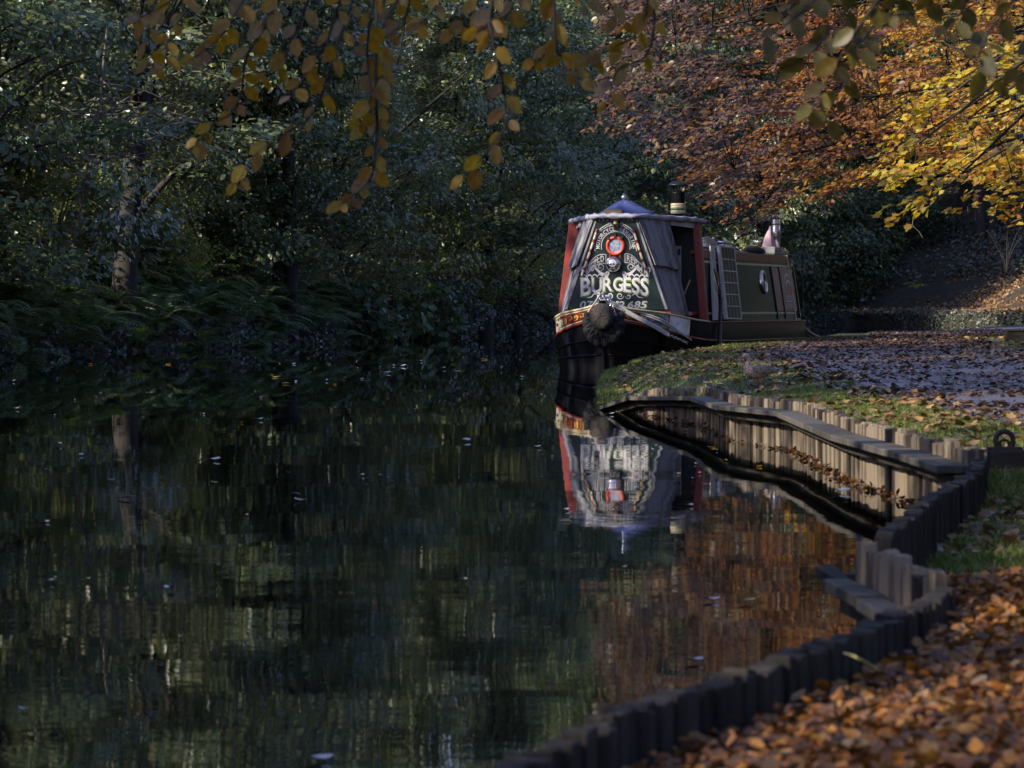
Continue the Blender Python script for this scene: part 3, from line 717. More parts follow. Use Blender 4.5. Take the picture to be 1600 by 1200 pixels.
for s in (-1, 1):
    ribbon(m, scroll(ACX + s * 9, 350.5, 4, PI / 2, s * -1.1), 1.0, f2); ribbon(m, [(ACX + s * a, b2) for a, b2 in spline([(14, 356), (20, 358), (27, 364), (30, 371)], 5)], .9, f2)
for bz in (bza, bzb):
    for dy in (2.2, -11.6): ribbon(m, [(bz(t)[0], bz(t)[1] + dy) for t in np.linspace(-.05, 1.05, 20)], .9, f2, False)
    for t in (-.05, 1.05): ribbon(m, [(bz(t)[0], bz(t)[1] + 2.2), (bz(t)[0], bz(t)[1] - 11.6)], .9, f2, False)
for s in (-1, 1):
    ribbon(m, scroll(ACX + s * 50, 422, 5, -PI / 2, s * 1.1), 1.1, f2); ribbon(m, scroll(ACX + s * 24, 417, 6, PI / 2, s * 1.2), 1.2, f2)
    for j in range(3): ribbon(m, [(ACX + s * (30 - j * 4 + 20 * t), 408 - j * 3 + 8 * t * t + 5 * t) for t in np.linspace(0, 1, 9)], 1.0, f2)
    # crossed bones and leaf sprigs below the lamp
    ribbon(m, [(ACX + s * (14 + 20 * t), 428 - 9 * t + 3 * math.sin(4 * t)) for t in np.linspace(0, 1, 10)], 3.6, f2, False)
    for ex, ey in ((34, 417), (36.5, 420.5), (13, 427), (14.5, 430.5)):
        ribbon(m, [(ACX + s * (ex + 2.2 * math.cos(a)), ey + 2.2 * math.sin(a)) for a in np.linspace(0, 2 * PI, 9)], 2.4, f2, False)
    for j in range(5): ribbon(m, [(ACX + s * (12 + 8 * j + 9 * t), 433 - 4 * math.sin(PI * t) + j * .4 - 1.5 * t) for t in np.linspace(0, 1, 8)], 2.2, f2)
    ribbon(m, scroll(BCX + s * 8, 462, 6, PI * (0 if s > 0 else 1), s * 1.25), 1.7, f2); ribbon(m, scroll(BCX + s * 21, 463, 4.5, PI * (1 if s > 0 else 0), s * -1.1), 1.5, f2)
    ribbon(m, [(BCX + s * a, b2) for a, b2 in spline([(26, 462), (32, 459), (37, 464), (44, 465)], 5)], 1.6, f2)
m.build('scroll_pattern', M_LETTER, board)
# porthole with its orange ring, the skull lamp, the brass lamp, the two barber-striped ropes
def face_rot(): return Matrix.Rotation(PI / 2, 3, 'X')           # z axis -> forward (-y)
pc = bp(962, 384, 0); S = (STEM.y + cs * BY) / F
m = MB(); m.smooth = True; m.lathe([(10.6 * S, 0), (15.4 * S, 0), (15.4 * S, .025), (14 * S, .04), (11.6 * S, .04), (10.6 * S, .02)], pc, 36, face_rot(), False); port = m.build('porthole_ring', M_ORANGE, board)
m = MB(); m.lathe([(10.9 * S, .0), (10.9 * S, .018)], pc, 32, face_rot()); m.build('glass', M_GLASS, port)
for a in (-42, 42, 0): m = MB(); m.box(pc + Vector((16 * S * math.sin(math.radians(a)), -.03, 16 * S * math.cos(math.radians(a)))), (.03, .05, .055), Matrix.Rotation(math.radians(a), 3, 'Y')); m.build('clamp', M_BLACK, port)
for s in (-1, 1): m = MB(); m.tube([pc + Vector((s * 8 * S, -.02, -14 * S)), pc + Vector((s * 8.6 * S, -.03, -19 * S))], .010, 6); m.build('ring_foot', M_RED, port)
lc = bp(959.5, 413, 0)
m = MB(); m.smooth = True; m.lathe([(12.6 * S, 0), (12.6 * S, .05), (11 * S, .085), (8 * S, .11), (4.5 * S, .125), (.002, .13)], lc, 32, face_rot()); lamp = m.build('round_lamp', M_CHROME, board)
def sk(x, y):      # a painted skull that hugs the lamp's dome
    r = math.hypot(x, y); d = np.interp(r, [0, 4.5, 8, 11, 12.6], [.13, .125, .11, .085, .05]); return lc + Vector((x * S, -d - .003, y * S))
m = MB()
def disc(m, cx, cy, rx, ry, n=14):
    m.add([sk(cx, cy)] + [sk(cx + rx * math.cos(2 * PI * i / n), cy + ry * math.sin(2 * PI * i / n)) for i in range(n)], [(0, 1 + i, 1 + (i + 1) % n) for i in range(n)])
disc(m, .5, 1.6, 6.2, 5.6, 18); m.add([sk(-3.4, -2), sk(4.2, -2), sk(3.6, -7), sk(-2.6, -7)], [(3, 2, 1, 0)])
ribbon(m, [(-9, -5), (-3, -7.4), (4, -7.8), (9, -6)], 2.0, sk)
m.build('painted_skull', M_LETTER, lamp)
m = MB()
sk0 = sk
def sk(x, y): return sk0(x, y) + Vector((0, -.003, 0))
disc(m, -1.8, .2, 1.7, 1.5, 10); disc(m, 2.9, .2, 1.7, 1.5, 10); m.add([sk(.1, -1.2), sk(.6, -2.9), sk(1.1, -1.2)], [(0, 1, 2)])
for i in range(4): ribbon(m, [(-1.8 + i * 1.5, -4.2), (-1.7 + i * 1.5, -6.6)], .45, sk, False)
m.build('skull_socket', M_BLACK, lamp)
tp = bp(963.5, 352, 0)
m = MB(); m.smooth = True; m.lathe([(.0, 0), (.04, 0), (.045, .05), (.032, .075), (.05, .1), (.055, .13), (.04, .16), (.0, .17)], tp + Vector((0, -.05, -.02)), 14); m.build('brass_lamp', M_BRASS, board)
m = MB(); m.tube([tp + Vector((0, -.02, -.06)), tp + Vector((0, -.07, -.05)), tp + Vector((0, -.07, .0))], .012, 6); m.build('lamp_bracket', M_BLACK, board)
for (xa, ya, xb, yb) in ((934, 358, 909.5, 431), (990.5, 359, 1013.5, 432)):
    P = [bp(xa + (xb - xa) * t, ya + (yb - ya) * t + 2 * math.sin(PI * t), .03) for t in np.linspace(0, 1, 16)]
    m = MB()
    for i in range(15): m.cur = (0, 1, 2)[i % 3]; m.tube([P[i], P[i + 1]], .017, 8, cap=False)
    m.build('striped_rope', [M_RED, M_CREAM, M_YELP], board)
# scalloped trim hanging below the roof edge
m = MB()
for i in range(9):
    xx = -.235 + i * .0588; m.add([(xx - .026, BY - .02, 2.12), (xx + .026, BY - .02, 2.12), (xx + .012, BY - .022, 2.085), (xx, BY - .022, 2.072), (xx - .012, BY - .022, 2.085)], [(0, 1, 2, 3, 4)])
m.build('scalloped_trim', M_WHITE, boat)
# grey shutters each side of the board: an upper leaf lapping over a lower one
for side in (-1, 1):
    tf, tb, bf, bb = Vector((side * .285, .74, 2.12)), Vector((side * .60, 1.32, 2.11)), Vector((side * .735, .76, .85)), Vector((side * (1.0 if side < 0 else .90), 1.42, .745))
    def sp(a, t): return (tf * (1 - a) + tb * a) * (1 - t) + (bf * (1 - a) + bb * a) * t
    out = Vector((side * .75, -.4, .1)).normalized()
    for nm, t0, t1, oo in (('upper_shutter', 0, .52, .035), ('lower_shutter', .50, 1.0, 0.0)):
        m = MB(); n = 6
        for i in range(n):
            a0, a1 = i / n + .006, (i + 1) / n - .006
            o_ = out * (oo + random.uniform(-.004, .004))
            j = random.uniform(-.008, .008)
            q = [sp(a0, t0) + o_, sp(a1, t0) + o_, sp(a1, t1 + j) + o_ * (1.6 if oo else 1), sp(a0, t1 + j) + o_ * (1.6 if oo else 1)]
            m.hexa([p - out * .018 for p in q], q)
        m.build(nm, M_WOOD, boat, bevel=.003)
# posts
m = MB(); m.hexa([Vector((.945, 1.86, .66)), Vector((1.055, 1.86, .66)), Vector((1.055, 1.99, .66)), Vector((.945, 1.99, .66))], [Vector((.835, 1.86, 2.08)), Vector((.935, 1.86, 2.08)), Vector((.935, 1.99, 2.08)), Vector((.835, 1.99, 2.08))]); m.build('post', M_RED, boat, bevel=.006)
m = MB(); m.hexa([Vector((-1.13, 1.80, .66)), Vector((-.97, 1.80, .66)), Vector((-.97, 1.95, .66)), Vector((-1.13, 1.95, .66))], [Vector((-.95, 1.80, 2.09)), Vector((-.80, 1.80, 2.09)), Vector((-.80, 1.95, 2.09)), Vector((-.95, 1.95, 2.09))]); m.build('post', M_RED, boat, bevel=.006)
# tarp-covered roof of the fore well: a wedge with rolled, lumpy edges
rp = [(-.30, .68), (.30, .68), (.66, 1.34), (1.0, 2.08), (-1.0, 2.04), (-.66, 1.34)]
def roof_z(x): return 2.165 - .05 * x * x
m = MB(); m.hexa([Vector((x, y, roof_z(x) - .045)) for x, y in rp], [Vector((x, y, roof_z(x))) for x, y in rp]); m.smooth = True
loop = []
for i in range(6):
    a, b2 = rp[i], rp[(i + 1) % 6]
    for k in range(9): t = k / 9; loop.append((a[0] * (1 - t) + b2[0] * t, a[1] * (1 - t) + b2[1] * t))
loop.append(loop[0])
m.tube([Vector((x, y, roof_z(x) - .022 + random.uniform(-.010, .012))) for x, y in loop], [.036 + random.uniform(-.010, .012) for _ in loop], 9)
m.build('canopy_roof', M_TARP, boat)
for s in (-1, 1): m = MB(); m.hexa([Vector((s * .64, 1.36, 2.03)), Vector((s * .62, 1.38, 2.03)), Vector((s * .88, 1.95, 1.99)), Vector((s * .90, 1.93, 1.99))], [Vector((s * .64, 1.36, 2.10)), Vector((s * .62, 1.38, 2.10)), Vector((s * .88, 1.95, 2.07)), Vector((s * .90, 1.93, 2.07))]); m.build('eave_board', M_WHITE, boat)
# cabin
CU0, CU1 = 2.0, 8.8
def cab(v01, u): return None
def csec(u, cut=0): return [Vector((.985, u, .66)), Vector((.83, u, 1.70)), Vector((.5, u, 1.755)), Vector((0, u, 1.775)), Vector((-.5, u, 1.755)), Vector((-.83, u, 1.70)), Vector((-.985, u, .66))]
m = MB(); m.loft([csec(CU0), csec(CU1)], True); cabin = m.build('cabin', M_GREEN, boat, bevel=.015)
def cside(px, py, out=.004, s=1):
    """a point on the starboard cabin side under a pixel"""
    v = .9
    for _ in range(4):
        q = B_at(px, py, v); v = np.interp(q.z, [.66, 1.70], [.985, .83])
    q = B_at(px, py, v); return Vector((v + out, q.y, q.z + out * .15))
def cs_pt(u, z, out=.004): return Vector((np.interp(z, [.66, 1.70], [.985, .83]) + out, u, z + out * .15))
def cband(m, u0, u1, z0, z1, out=.004): m.add([cs_pt(u0, z0, out), cs_pt(u1, z0, out), cs_pt(u1, z1, out), cs_pt(u0, z1, out)], [(0, 1, 2, 3)])
m = MB(); cband(m, CU0, CU1, 1.585, 1.70); m.build('ochre_band', M_OCHRE, cabin)
m = MB(); cband(m, CU0, CU1, 1.515, 1.548); cband(m, CU0, CU1, .775, .805); m.build('coach_line', M_CREAM, cabin)
m = MB(); m.hexa([Vector((.985, CU1 - .06, .66)), Vector((1.0, CU1 - .06, .66)), Vector((1.0, CU1 + .012, .66)), Vector((.985, CU1 + .012, .66))], [Vector((.83, CU1 - .06, 1.71)), Vector((.845, CU1 - .06, 1.71)), Vector((.845, CU1 + .012, 1.71)), Vector((.83, CU1 + .012, 1.71))]); m.build('corner_strip', M_CREAM, cabin)
def cdisc(m, c, r0, r1, out, n=28, ax=None):
    nn = Vector((1, 0, .15)).normalized(); a = Vector((0, 1, 0)); b2 = nn.cross(a)
    vs = []
    for i in range(n):
        t = 2 * PI * i / n
        for r, o_ in ((r1, out[0]), (r1 * .98, out[1]), ((r0 + r1) / 2, out[1] * 1.3), (r0, out[1]), (r0, out[0])): vs.append(c + a * (r * math.cos(t)) + b2 * (r * math.sin(t)) + nn * o_)
    m.add(vs, [(i * 5 + k, i * 5 + k + 1, ((i + 1) % n) * 5 + k + 1, ((i + 1) % n) * 5 + k) for i in range(n) for k in range(4)])
for px in (1116.5, 1191.5):
    c = cside(px, 441, 0)
    m = MB(); m.smooth = True; cdisc(m, c, .13, .185, (0, .035)); ph_ = m.build('porthole', M_CHROME if px > 1150 else M_BRASS, cabin)
    nn = Vector((1, 0, .15)).normalized(); a = Vector((0, 1, 0)); b2 = nn.cross(a)
    m = MB(); m.add([c + nn * .012 + a * (.14 * math.cos(2 * PI * i / 24)) + b2 * (.14 * math.sin(2 * PI * i / 24)) for i in range(24)], [tuple(range(24))]); m.build('glass', M_CELL, ph_)
# after end: signwritten red panel between dark upright strips
ua, ub_ = cside(1207, 440).y, cside(1219, 440).y; uc, ud = cside(1221, 440).y, cside(1239, 440).y
m = MB(); cband(m, ua + .08, ub_ - .06, .82, 1.50, .005); cband(m, uc, ud, .82, 1.50, .005); panel = m.build('sign_panel', M_RED, cabin)
for u in (ua, ub_, ud + .12): m = MB(); m.hexa([cs_pt(u - .03, .70, .0), cs_pt(u + .03, .70, .0), cs_pt(u + .03, 1.52, .0), cs_pt(u - .03, 1.52, .0)], [cs_pt(u - .03, .70, .02), cs_pt(u + .03, .70, .02), cs_pt(u + .03, 1.52, .02), cs_pt(u - .03, 1.52, .02)]); m.build('upright_strip', M_HULL, cabin)
m = MB(); um, uw = (uc + ud) / 2, (ud - uc) / 2; fn = lambda a, b2: cs_pt(um + a * uw, b2, .010)
for r in (.20, .30): ribbon(m, [(r / .36 * math.cos(t), 1.10 + r * math.sin(t)) for t in np.linspace(0, PI, 18)], .045, fn, False)
for k in range(9):
    t = PI * (k + .5) / 9; ribbon(m, [(.9 * math.cos(t), 1.13 + .30 * math.sin(t)), (1.0 * math.cos(t), 1.2 + .30 * math.sin(t))], .05, fn, False)
for zc in (1.04, .90):
    for k in range(5): ribbon(m, [(-.62 + k * .31, zc - .04), (-.62 + k * .31, zc + .04)], .13, fn, False)
ribbon(m, [(-.8, .975), (.8, .975)], .02, fn, False); m.build('lettering', M_LETTER, panel)
# the open fore well: bulkhead, half-open cream door, interior shade given as a near-black colour
m = MB(); m.hexa([Vector((-.95, 1.97, .68)), Vector((.95, 1.97, .68)), Vector((.83, 1.97, 2.06)), Vector((-.83, 1.97, 2.06))], [Vector((-.95, 2.0, .68)), Vector((.95, 2.0, .68)), Vector((.83, 2.0, 2.06)), Vector((-.83, 2.0, 2.06))]); m.build('bulkhead', M_DARK, boat)
m = MB(); d0, d1 = BU_at(1049, 440, 1.93).x, BU_at(1064, 440, 1.93).x; m.box(((d0 + d1) / 2, 1.945, 1.27), (d1 - d0, .03, .95)); door = m.build('cabin_door', M_WHITE, boat, bevel=.004)
m = MB(); m.box((d1 - .025, 1.925, 1.66), (.035, .012, .09)); m.build('door_handle', M_BLACK, door)
m = MB(); m.box((.86, 1.90, 1.66), (.10, .05, .05)); m.build('cross_rail', M_RED, boat)
m = MB(); m.box((-.90, 1.90, 1.84), (.16, .05, .05)); m.build('cross_rail', M_RED, boat)
# stern: cream timberhead, small rear dolly
m = MB(); m.smooth = True; q = hull_pt(9.35, 1, .3); m.lathe([(.05, 0), (.05, .34), (.065, .36), (.065, .40), (.04, .43), (0, .43)], (q.x - .02, q.y, .27), 14); m.build('timberhead', M_CREAM, boat)
# exhaust chimney and stove chimney
def chimney(px, pyb, pyt, v, r, nm): return None
c = B_at(1212.5, 386, .45); c.z = 1.755; top = B_at(1212.5, 331, .45).z
m = MB(); m.smooth = True; rr = .068; m.lathe([(rr, 0), (rr, top - c.z), (rr * .8, top - c.z), (rr * .8, top - c.z - .08)], c, 20); ch1 = m.build('stove_pipe', M_CHROME, boat)
m = MB(); m.smooth = True
for zz in (top - c.z - .02, top - c.z - .10, top - c.z - .20): m.lathe([(rr + .001, zz - .016), (rr + .010, zz - .012), (rr + .010, zz + .012), (rr + .001, zz + .016)], c, 20)
m.build('brass_band', M_BRASS, ch1)
c = B_at(1059.5, 345, .55); c.z = 1.755; zt = B_at(1059.5, 302, .55).z - c.z; r0 = .097
m = MB(); m.smooth = True; m.lathe([(r0 * 1.1, 0), (r0 * 1.05, zt * .5), (r0, zt), (r0 * 1.02, zt + .01), (r0 * .85, zt + .02)], c, 22); ch2 = m.build('chimney', M_HULL, boat)
z3 = B_at(1059.5, 319, .55).z - c.z; z4 = B_at(1059.5, 334, .55).z - c.z
m = MB(); m.smooth = True
for a, b2, mi in ((z4, z4 + .05, 0), (z4 + .05, z4 + .075, 1), (z4 + .075, z3 - .02, 0), (z3 - .02, z3 + .01, 0)):
    m.cur = mi; m.lathe([(r0 * 1.07, a), (r0 * 1.07 + .004, a + .003), (r0 * 1.05 + .004, b2 - .003), (r0 * 1.05, b2)], c, 22)
m.build('chimney_band', [M_CREAM, M_GREENP], ch2)
m = MB(); m.smooth = True; m.lathe([(.135, zt + .115), (.15, zt + .10), (.145, zt + .125), (.08, zt + .17), (0, zt + .185)], c, 22); m.build('rain_cap', M_BLACK, ch2)
m = MB()
for k in range(3): a = 2 * PI * k / 3 + .4; m.tube([c + Vector((r0 * .95 * math.cos(a), r0 * .95 * math.sin(a), zt - .01)), c + Vector((r0 * 1.2 * math.cos(a), r0 * 1.2 * math.sin(a), zt + .12))], .008, 5)
m.build('cap_stay', M_BLACK, ch2)
c = B_at(1129, 384, .62); c.z = 1.75
m = MB(); m.smooth = True; m.lathe([(.17, 0), (.15, .03), (.06, .055), (.06, .085), (.085, .09), (.08, .115), (0, .125)], c, 20); m.build('mushroom_vent', M_CHROME, boat)
# rope button at the stem: pale coir face, dark plaited collar, chains to the stud
fc = BU_at(939.5, 495, -.20); root = empty('rope_fender', BM @ Vector((fc.x, -.1, fc.z)), -TH); tag(root, 'round coir rope fender with a dark plaited collar hung on the bow', 'rope fender')
m = MB(); m.smooth = True; rot = face_rot(); n = 44
rings = []
for r, h in ((.155, -.05), (.162, .05), (.160, .13), (.145, .165), (.12, .18), (.09, .188), (.06, .192), (.03, .195), (.006, .196)):
    rings.append([rot @ Vector((r * math.cos(2 * PI * j / n) * (1 + random.uniform(-.04, .04)), r * math.sin(2 * PI * j / n) * 1.13 * (1 + random.uniform(-.04, .04)), h + random.uniform(-.009, .009))) for j in range(n)])
m.loft(rings); m.build('coir_face', M_COIR, root)
m = MB(); P = []; R = []
for t in np.linspace(0, 1, 150):
    a = math.radians(165 + 210 * t); k = .235 + .012 * math.sin(t * 60)
    P.append(Vector((k * .92 * math.cos(a), .05, k * .95 * math.sin(a) - .02 - .05 * math.sin(PI * t)))); R.append((.055 + .06 * math.sin(PI * t) ** .8) * (1 + .10 * math.sin(t * 118)))
m.smooth = True; m.tube(P, R, 16); m.build('plaited_collar', M_ROPEK, root)
def chain(m, a, b2, n, r=.012):
    a, b2 = Vector(a), Vector(b2)
    for i in range(n):
        c = a.lerp(b2, (i + .5) / n); t = (b2 - a).normalized(); s = t.orthogonal().normalized(); s = s if i % 2 else t.cross(s)
        l = (b2 - a).length / n * .72
        m.tube([c + t * (l * math.cos(q)) + s * (r * 1.5 * math.sin(q)) for q in np.linspace(0, 2 * PI, 9)], r * .38, 5, cap=False)
m = MB(); m.smooth = True; chain(m, (-.06, .1, .26), (-.16, .02, .02), 8); chain(m, (.05, .1, .26), (.17, .02, .02), 8); m.build('hanging_chain', M_CHROME, root)
# T-stud and shackle
sc_ = BU_at(944, 464, .10)
m = MB(); m.smooth = True; m.tube([(sc_.x, .1, .86), (sc_.x, .1, sc_.z)], .03, 8); m.tube([(sc_.x - .09, .1, sc_.z), (sc_.x + .09, .1, sc_.z)], .028, 8); m.build('stud', M_PALE, boat)
# bow ropes: loops over the stud, four slack strands running aft to a short chain
rope = empty('mooring_rope', BM @ Vector((sc_.x, .1, sc_.z)), -TH); tag(rope, 'pale slack mooring rope looped over the bow stud and led aft down the side', 'rope')
def loc(p): return Vector(p) - Vector((sc_.x, .1, sc_.z))
m = MB(); m.smooth = True
E1 = hull_pt(.66, 1, .49, .06)
for k in range(4):
    P = spline([loc(BU_at(945 + k * 1.2, 465 + k * 1.5, .02)), loc(BU_at(968 + k * .7, 478 + 2.2 * k, .10)), loc(hull_pt(.26, 1, .735 - .012 * k, .07)), loc(hull_pt(.46, 1, .61 - .012 * k, .075)), loc(E1 + Vector((0, -.02, .016 * (1.5 - k))))], 9); m.tube([Vector(p) for p in P], .014, 7, lobes=3, twist=1.1)
for k in range(2):
    P = spline([loc(BU_at(947 + k * 1.2, 466 + k, .02)), loc(BU_at(976, 480 + 2 * k, .2)), loc(hull_pt(.5, 1, .72 - .03 * k, .05)), loc(hull_pt(.8, 1, .56 - .02 * k, .05)), loc(hull_pt(1.1, 1, .42, .06))], 9); m.tube([Vector(p) for p in P], .012, 7, lobes=3, twist=1.1)
P = spline([loc((sc_.x - .02, .04, sc_.z + .0)), loc((sc_.x - .06, -.02, sc_.z + .05)), loc((sc_.x - .02, -.06, sc_.z + .03)), loc(BU_at(930, 472, -.15)), loc(BU_at(919, 488, -.05))], 7); m.tube([Vector(p) for p in P], .014, 7, lobes=3, twist=1.1)
P = spline([loc((sc_.x + .04, .06, sc_.z - .04)), loc((sc_.x, .0, sc_.z + .05)), loc((sc_.x - .05, .06, sc_.z - .03)), loc((sc_.x + .03, .0, sc_.z - .06))], 7); m.tube([Vector(p) for p in P], .014, 7, lobes=3, twist=1.1)
m.build('strand', M_ROPE, rope)
m = MB(); m.smooth = True; chain(m, loc(E1), loc(hull_pt(1.02, 1, .38, .06)), 10, .014); m.tube([loc(E1) + Vector((0, -.03 + .04 * math.cos(q), .035 * math.sin(q))) for q in np.linspace(0, 2 * PI, 14)], .010, 6, cap=False); m.build('short_chain', M_CHROME, rope)
# stern line on the bank
m = MB(); m.smooth = True; q0 = BM @ hull_pt(9.38, 1, .56, .05); q1 = at(1283, 526, .41)
m.tube([Vector(p) for p in spline([q0, q0.lerp(q1, .4) + Vector((0, 0, -.03)), q0.lerp(q1, .8) + Vector((0, 0, -.03)), Vector((q1.x, q1.y, float(ground_z(q1.x, q1.y)) + .01))], 6)], .02, 7, lobes=3, twist=1.0)
m.tube([Vector(p) for p in spline([q0 + Vector((0, 0, -.05)), q0.lerp(q1, .5) + Vector((.1, .1, -.08)), Vector((q1.x + .2, q1.y + .2, float(ground_z(q1.x + .2, q1.y + .2)) + .01))], 6)], .02, 7, lobes=3, twist=1.0)
o = m.build('mooring_rope', M_ROPE); tag(o, 'pale stern line running from the cream post down to the grass', 'rope')
# ---- loose things about the boat
def thing(name, label, cat, p, rz=-TH): r = empty(name, BM @ Vector(p), rz); tag(r, label, cat); return r
def seat(px, py, v, z): q = B_at(px, py, v); q.z = z; return q
# solar panel leaning on the side
a, b2, c, d = cside(1119.5, 384, .03), cside(1144.5, 387, .03), B_at(1159, 499, 1.10), B_at(1134, 498.5, 1.10)
o0 = (c + d) / 2; root = thing('solar_panel', 'tall white-framed solar panel leaning against the green cabin side', 'solar panel', o0)
L = [p - o0 for p in (d, c, b2, a)]; nn = (L[1] - L[0]).cross(L[3] - L[0]).normalized()
if nn.x < 0: nn = -nn
def q2(s, t): return (L[0] * (1 - s) + L[1] * s) * (1 - t) + (L[3] * (1 - s) + L[2] * s) * t
m = MB()
for s0, s1, t0, t1 in ((0, .13, 0, 1), (.95, 1, 0, 1), (.13, .95, 0, .018), (.13, .95, .98, 1)):
    q = [q2(s0, t0), q2(s1, t0), q2(s1, t1), q2(s0, t1)]; m.hexa([p - nn * .03 for p in q], [p + nn * .006 for p in q])
m.build('frame', M_WHITE, root)
m = MB(); q = [q2(.13, .018), q2(.95, .018), q2(.95, .98), q2(.13, .98)]; m.hexa([p - nn * .02 for p in q], q); m.build('cells', M_CELL, root)
m = MB()
for k in range(1, 6): t = .018 + .962 * k / 6; q = [q2(.13, t - .004), q2(.95, t - .004), q2(.95, t + .004), q2(.13, t + .004)]; m.add([p + nn * .002 for p in q], [(0, 1, 2, 3)])
for k in range(1, 4): s_ = .13 + .82 * k / 4; q = [q2(s_ - .004, .018), q2(s_ + .004, .018), q2(s_ + .004, .98), q2(s_ - .004, .98)]; m.add([p + nn * .0015 for p in q], [(0, 1, 2, 3)])
m.build('busbar', M_PALE, root)
# pale board behind the panel
a, b2, c, d = cside(1109, 384, .012), cside(1116, 385, .012), B_at(1124, 500, 1.03), B_at(1115, 500, 1.03); o0 = (c + d) / 2
m = MB(); m.slab([p - o0 for p in (d, c, b2, a)], .02); o = m.build('pale_plank', M_WHITE); o.matrix_world = BM @ Matrix.Translation(o0); tag(o, 'narrow pale plank leaning on the cabin side behind the solar panel', 'plank')
# dark pole standing between the boat and the bank
a, c = B_at(1126.5, 466, 1.12), B_at(1123.5, 536, 1.2); m = MB(); m.tube([a - c, Vector((0, 0, -.1))], [.028, .032], 8); m.tube([a - c, a - c + Vector((-.12, .1, .42))], .012, 6); o = m.build('mooring_pole', M_BLACK); o.matrix_world = BM @ Matrix.Translation(c); tag(o, 'thin black pole standing upright against the hull below the solar panel', 'pole')
# blue domed cover with a knob, and the timber block before it
zr = 2.17; c0 = BU_at(975, 329, 1.25); root = thing('domed_cover', 'blue cloth dome with a chrome knob on the tarp roof', 'cover', (c0.x, 1.25, zr - .02))
m = MB(); m.smooth = True; rings = []
for r, h in ((1, 0), (.99, .03), (.84, .062), (.64, .10), (.42, .145), (.22, .182), (.07, .203), (.01, .207)):
    rings.append([Vector(((.375 if math.cos(t) < 0 else .46) * r * math.cos(t) * (1 + .03 * math.sin(5 * t)), .40 * r * math.sin(t), h * 1.12 + (.012 * math.sin(6 * t + h * 40) if .1 < r < 1 else 0))) for t in np.linspace(0, 2 * PI, 33)[:-1]])
m.loft(rings); m.build('cloth', M_BLUE, root)
m = MB(); m.smooth = True; m.lathe([(.02, .215), (.02, .24), (.04, .25), (.045, .275), (.03, .30), (.012, .305), (.012, .32), (0, .325)], (0, 0, 0), 14); m.build('knob', M_CHROME, root)
q = BU_at(959, 326, .84); b = MB(); b.box((0, 0, 0), (.26, .10, .085)); o = b.build('wood_block', paint('bare_brown_timber', (.22, .14, .07), (.11, .07, .035), rough=.7, scale=(3, 30, 30), bump=.3), bevel=.006); o.matrix_world = BM @ Matrix.Translation((q.x, .84, 2.20)); tag(o, 'short brown timber block lying before the blue dome', 'wood block')
q = BU_at(1014, 329, 1.5); m = MB(); m.smooth = True
for k in range(3): m.tube([Vector((.05 * math.cos(t) * (1 + .2 * k), .1 * math.sin(t), .02 + .022 * k + .01 * math.sin(3 * t))) for t in np.linspace(0, 2 * PI, 18)], .018, 7, cap=False)
m.tube([Vector((.0, .1, .02)), Vector((.12, .14, .02)), Vector((.22, .1, .015))], .016, 6)
o = m.build('rope_coil', M_ROPEK); o.matrix_world = BM @ Matrix.Translation((q.x, 1.5, 2.155)); tag(o, 'small black rope coil beside the blue dome', 'rope')
# roof clutter aft of the canopy
ROOF = 1.745
q = seat(1103, 383, .45, ROOF); m = MB(); m.smooth = True
for k in range(6): m.tube([Vector(((.16 - .012 * k) * math.cos(t), (.42 - .03 * k) * math.sin(t), .02 + .026 * k + .012 * math.sin(4 * t + k))) for t in np.linspace(0, 2 * PI, 30)], .018, 7, cap=False)
o = m.build('rope_coil', M_ROPE); o.matrix_world = BM @ Matrix.Translation(q); tag(o, 'pale coil of rope on the cabin roof next to the canopy', 'rope')
q = seat(1094, 378, .2, ROOF); m = MB(); m.smooth = True
for k in (-1, 1): m.tube([Vector((k * .08, 0, 0)), Vector((k * .08, 0, .26))], .012, 6)
m.tube([Vector((-.08, 0, .26)), Vector((.08, 0, .26))], .012, 6); m.tube([Vector((-.08, 0, .12)), Vector((.08, 0, .12))], .01, 6); o = m.build('metal_rack', M_BLACK); o.matrix_world = BM @ Matrix.Translation(q); tag(o, 'small black metal rack upright on the cabin roof behind the red post', 'rack')
a = seat(1163, 383, .5, ROOF + .055); b2 = seat(1191, 384, .5, ROOF + .055); m = MB(); m.smooth = True
m.tube([Vector((0, t, .012 * math.sin(9 * t))) for t in np.linspace(0, (b2 - a).length, 9)], [.028, .04, .045, .05, .05, .05, .048, .045, .04], 10); m.smooth = False
for t in (.2, .75): m.box((0, (b2 - a).length * t, -.055), (.16, .06, .05))
o = m.build('wooden_spar', paint('varnished_spar', (.32, .19, .06), (.18, .10, .03), rough=.4, scale=(30, 3, 30), bump=.2)); o.matrix_world = BM @ Matrix.Translation(a); tag(o, 'short varnished wooden spar on chocks along the roof', 'spar')
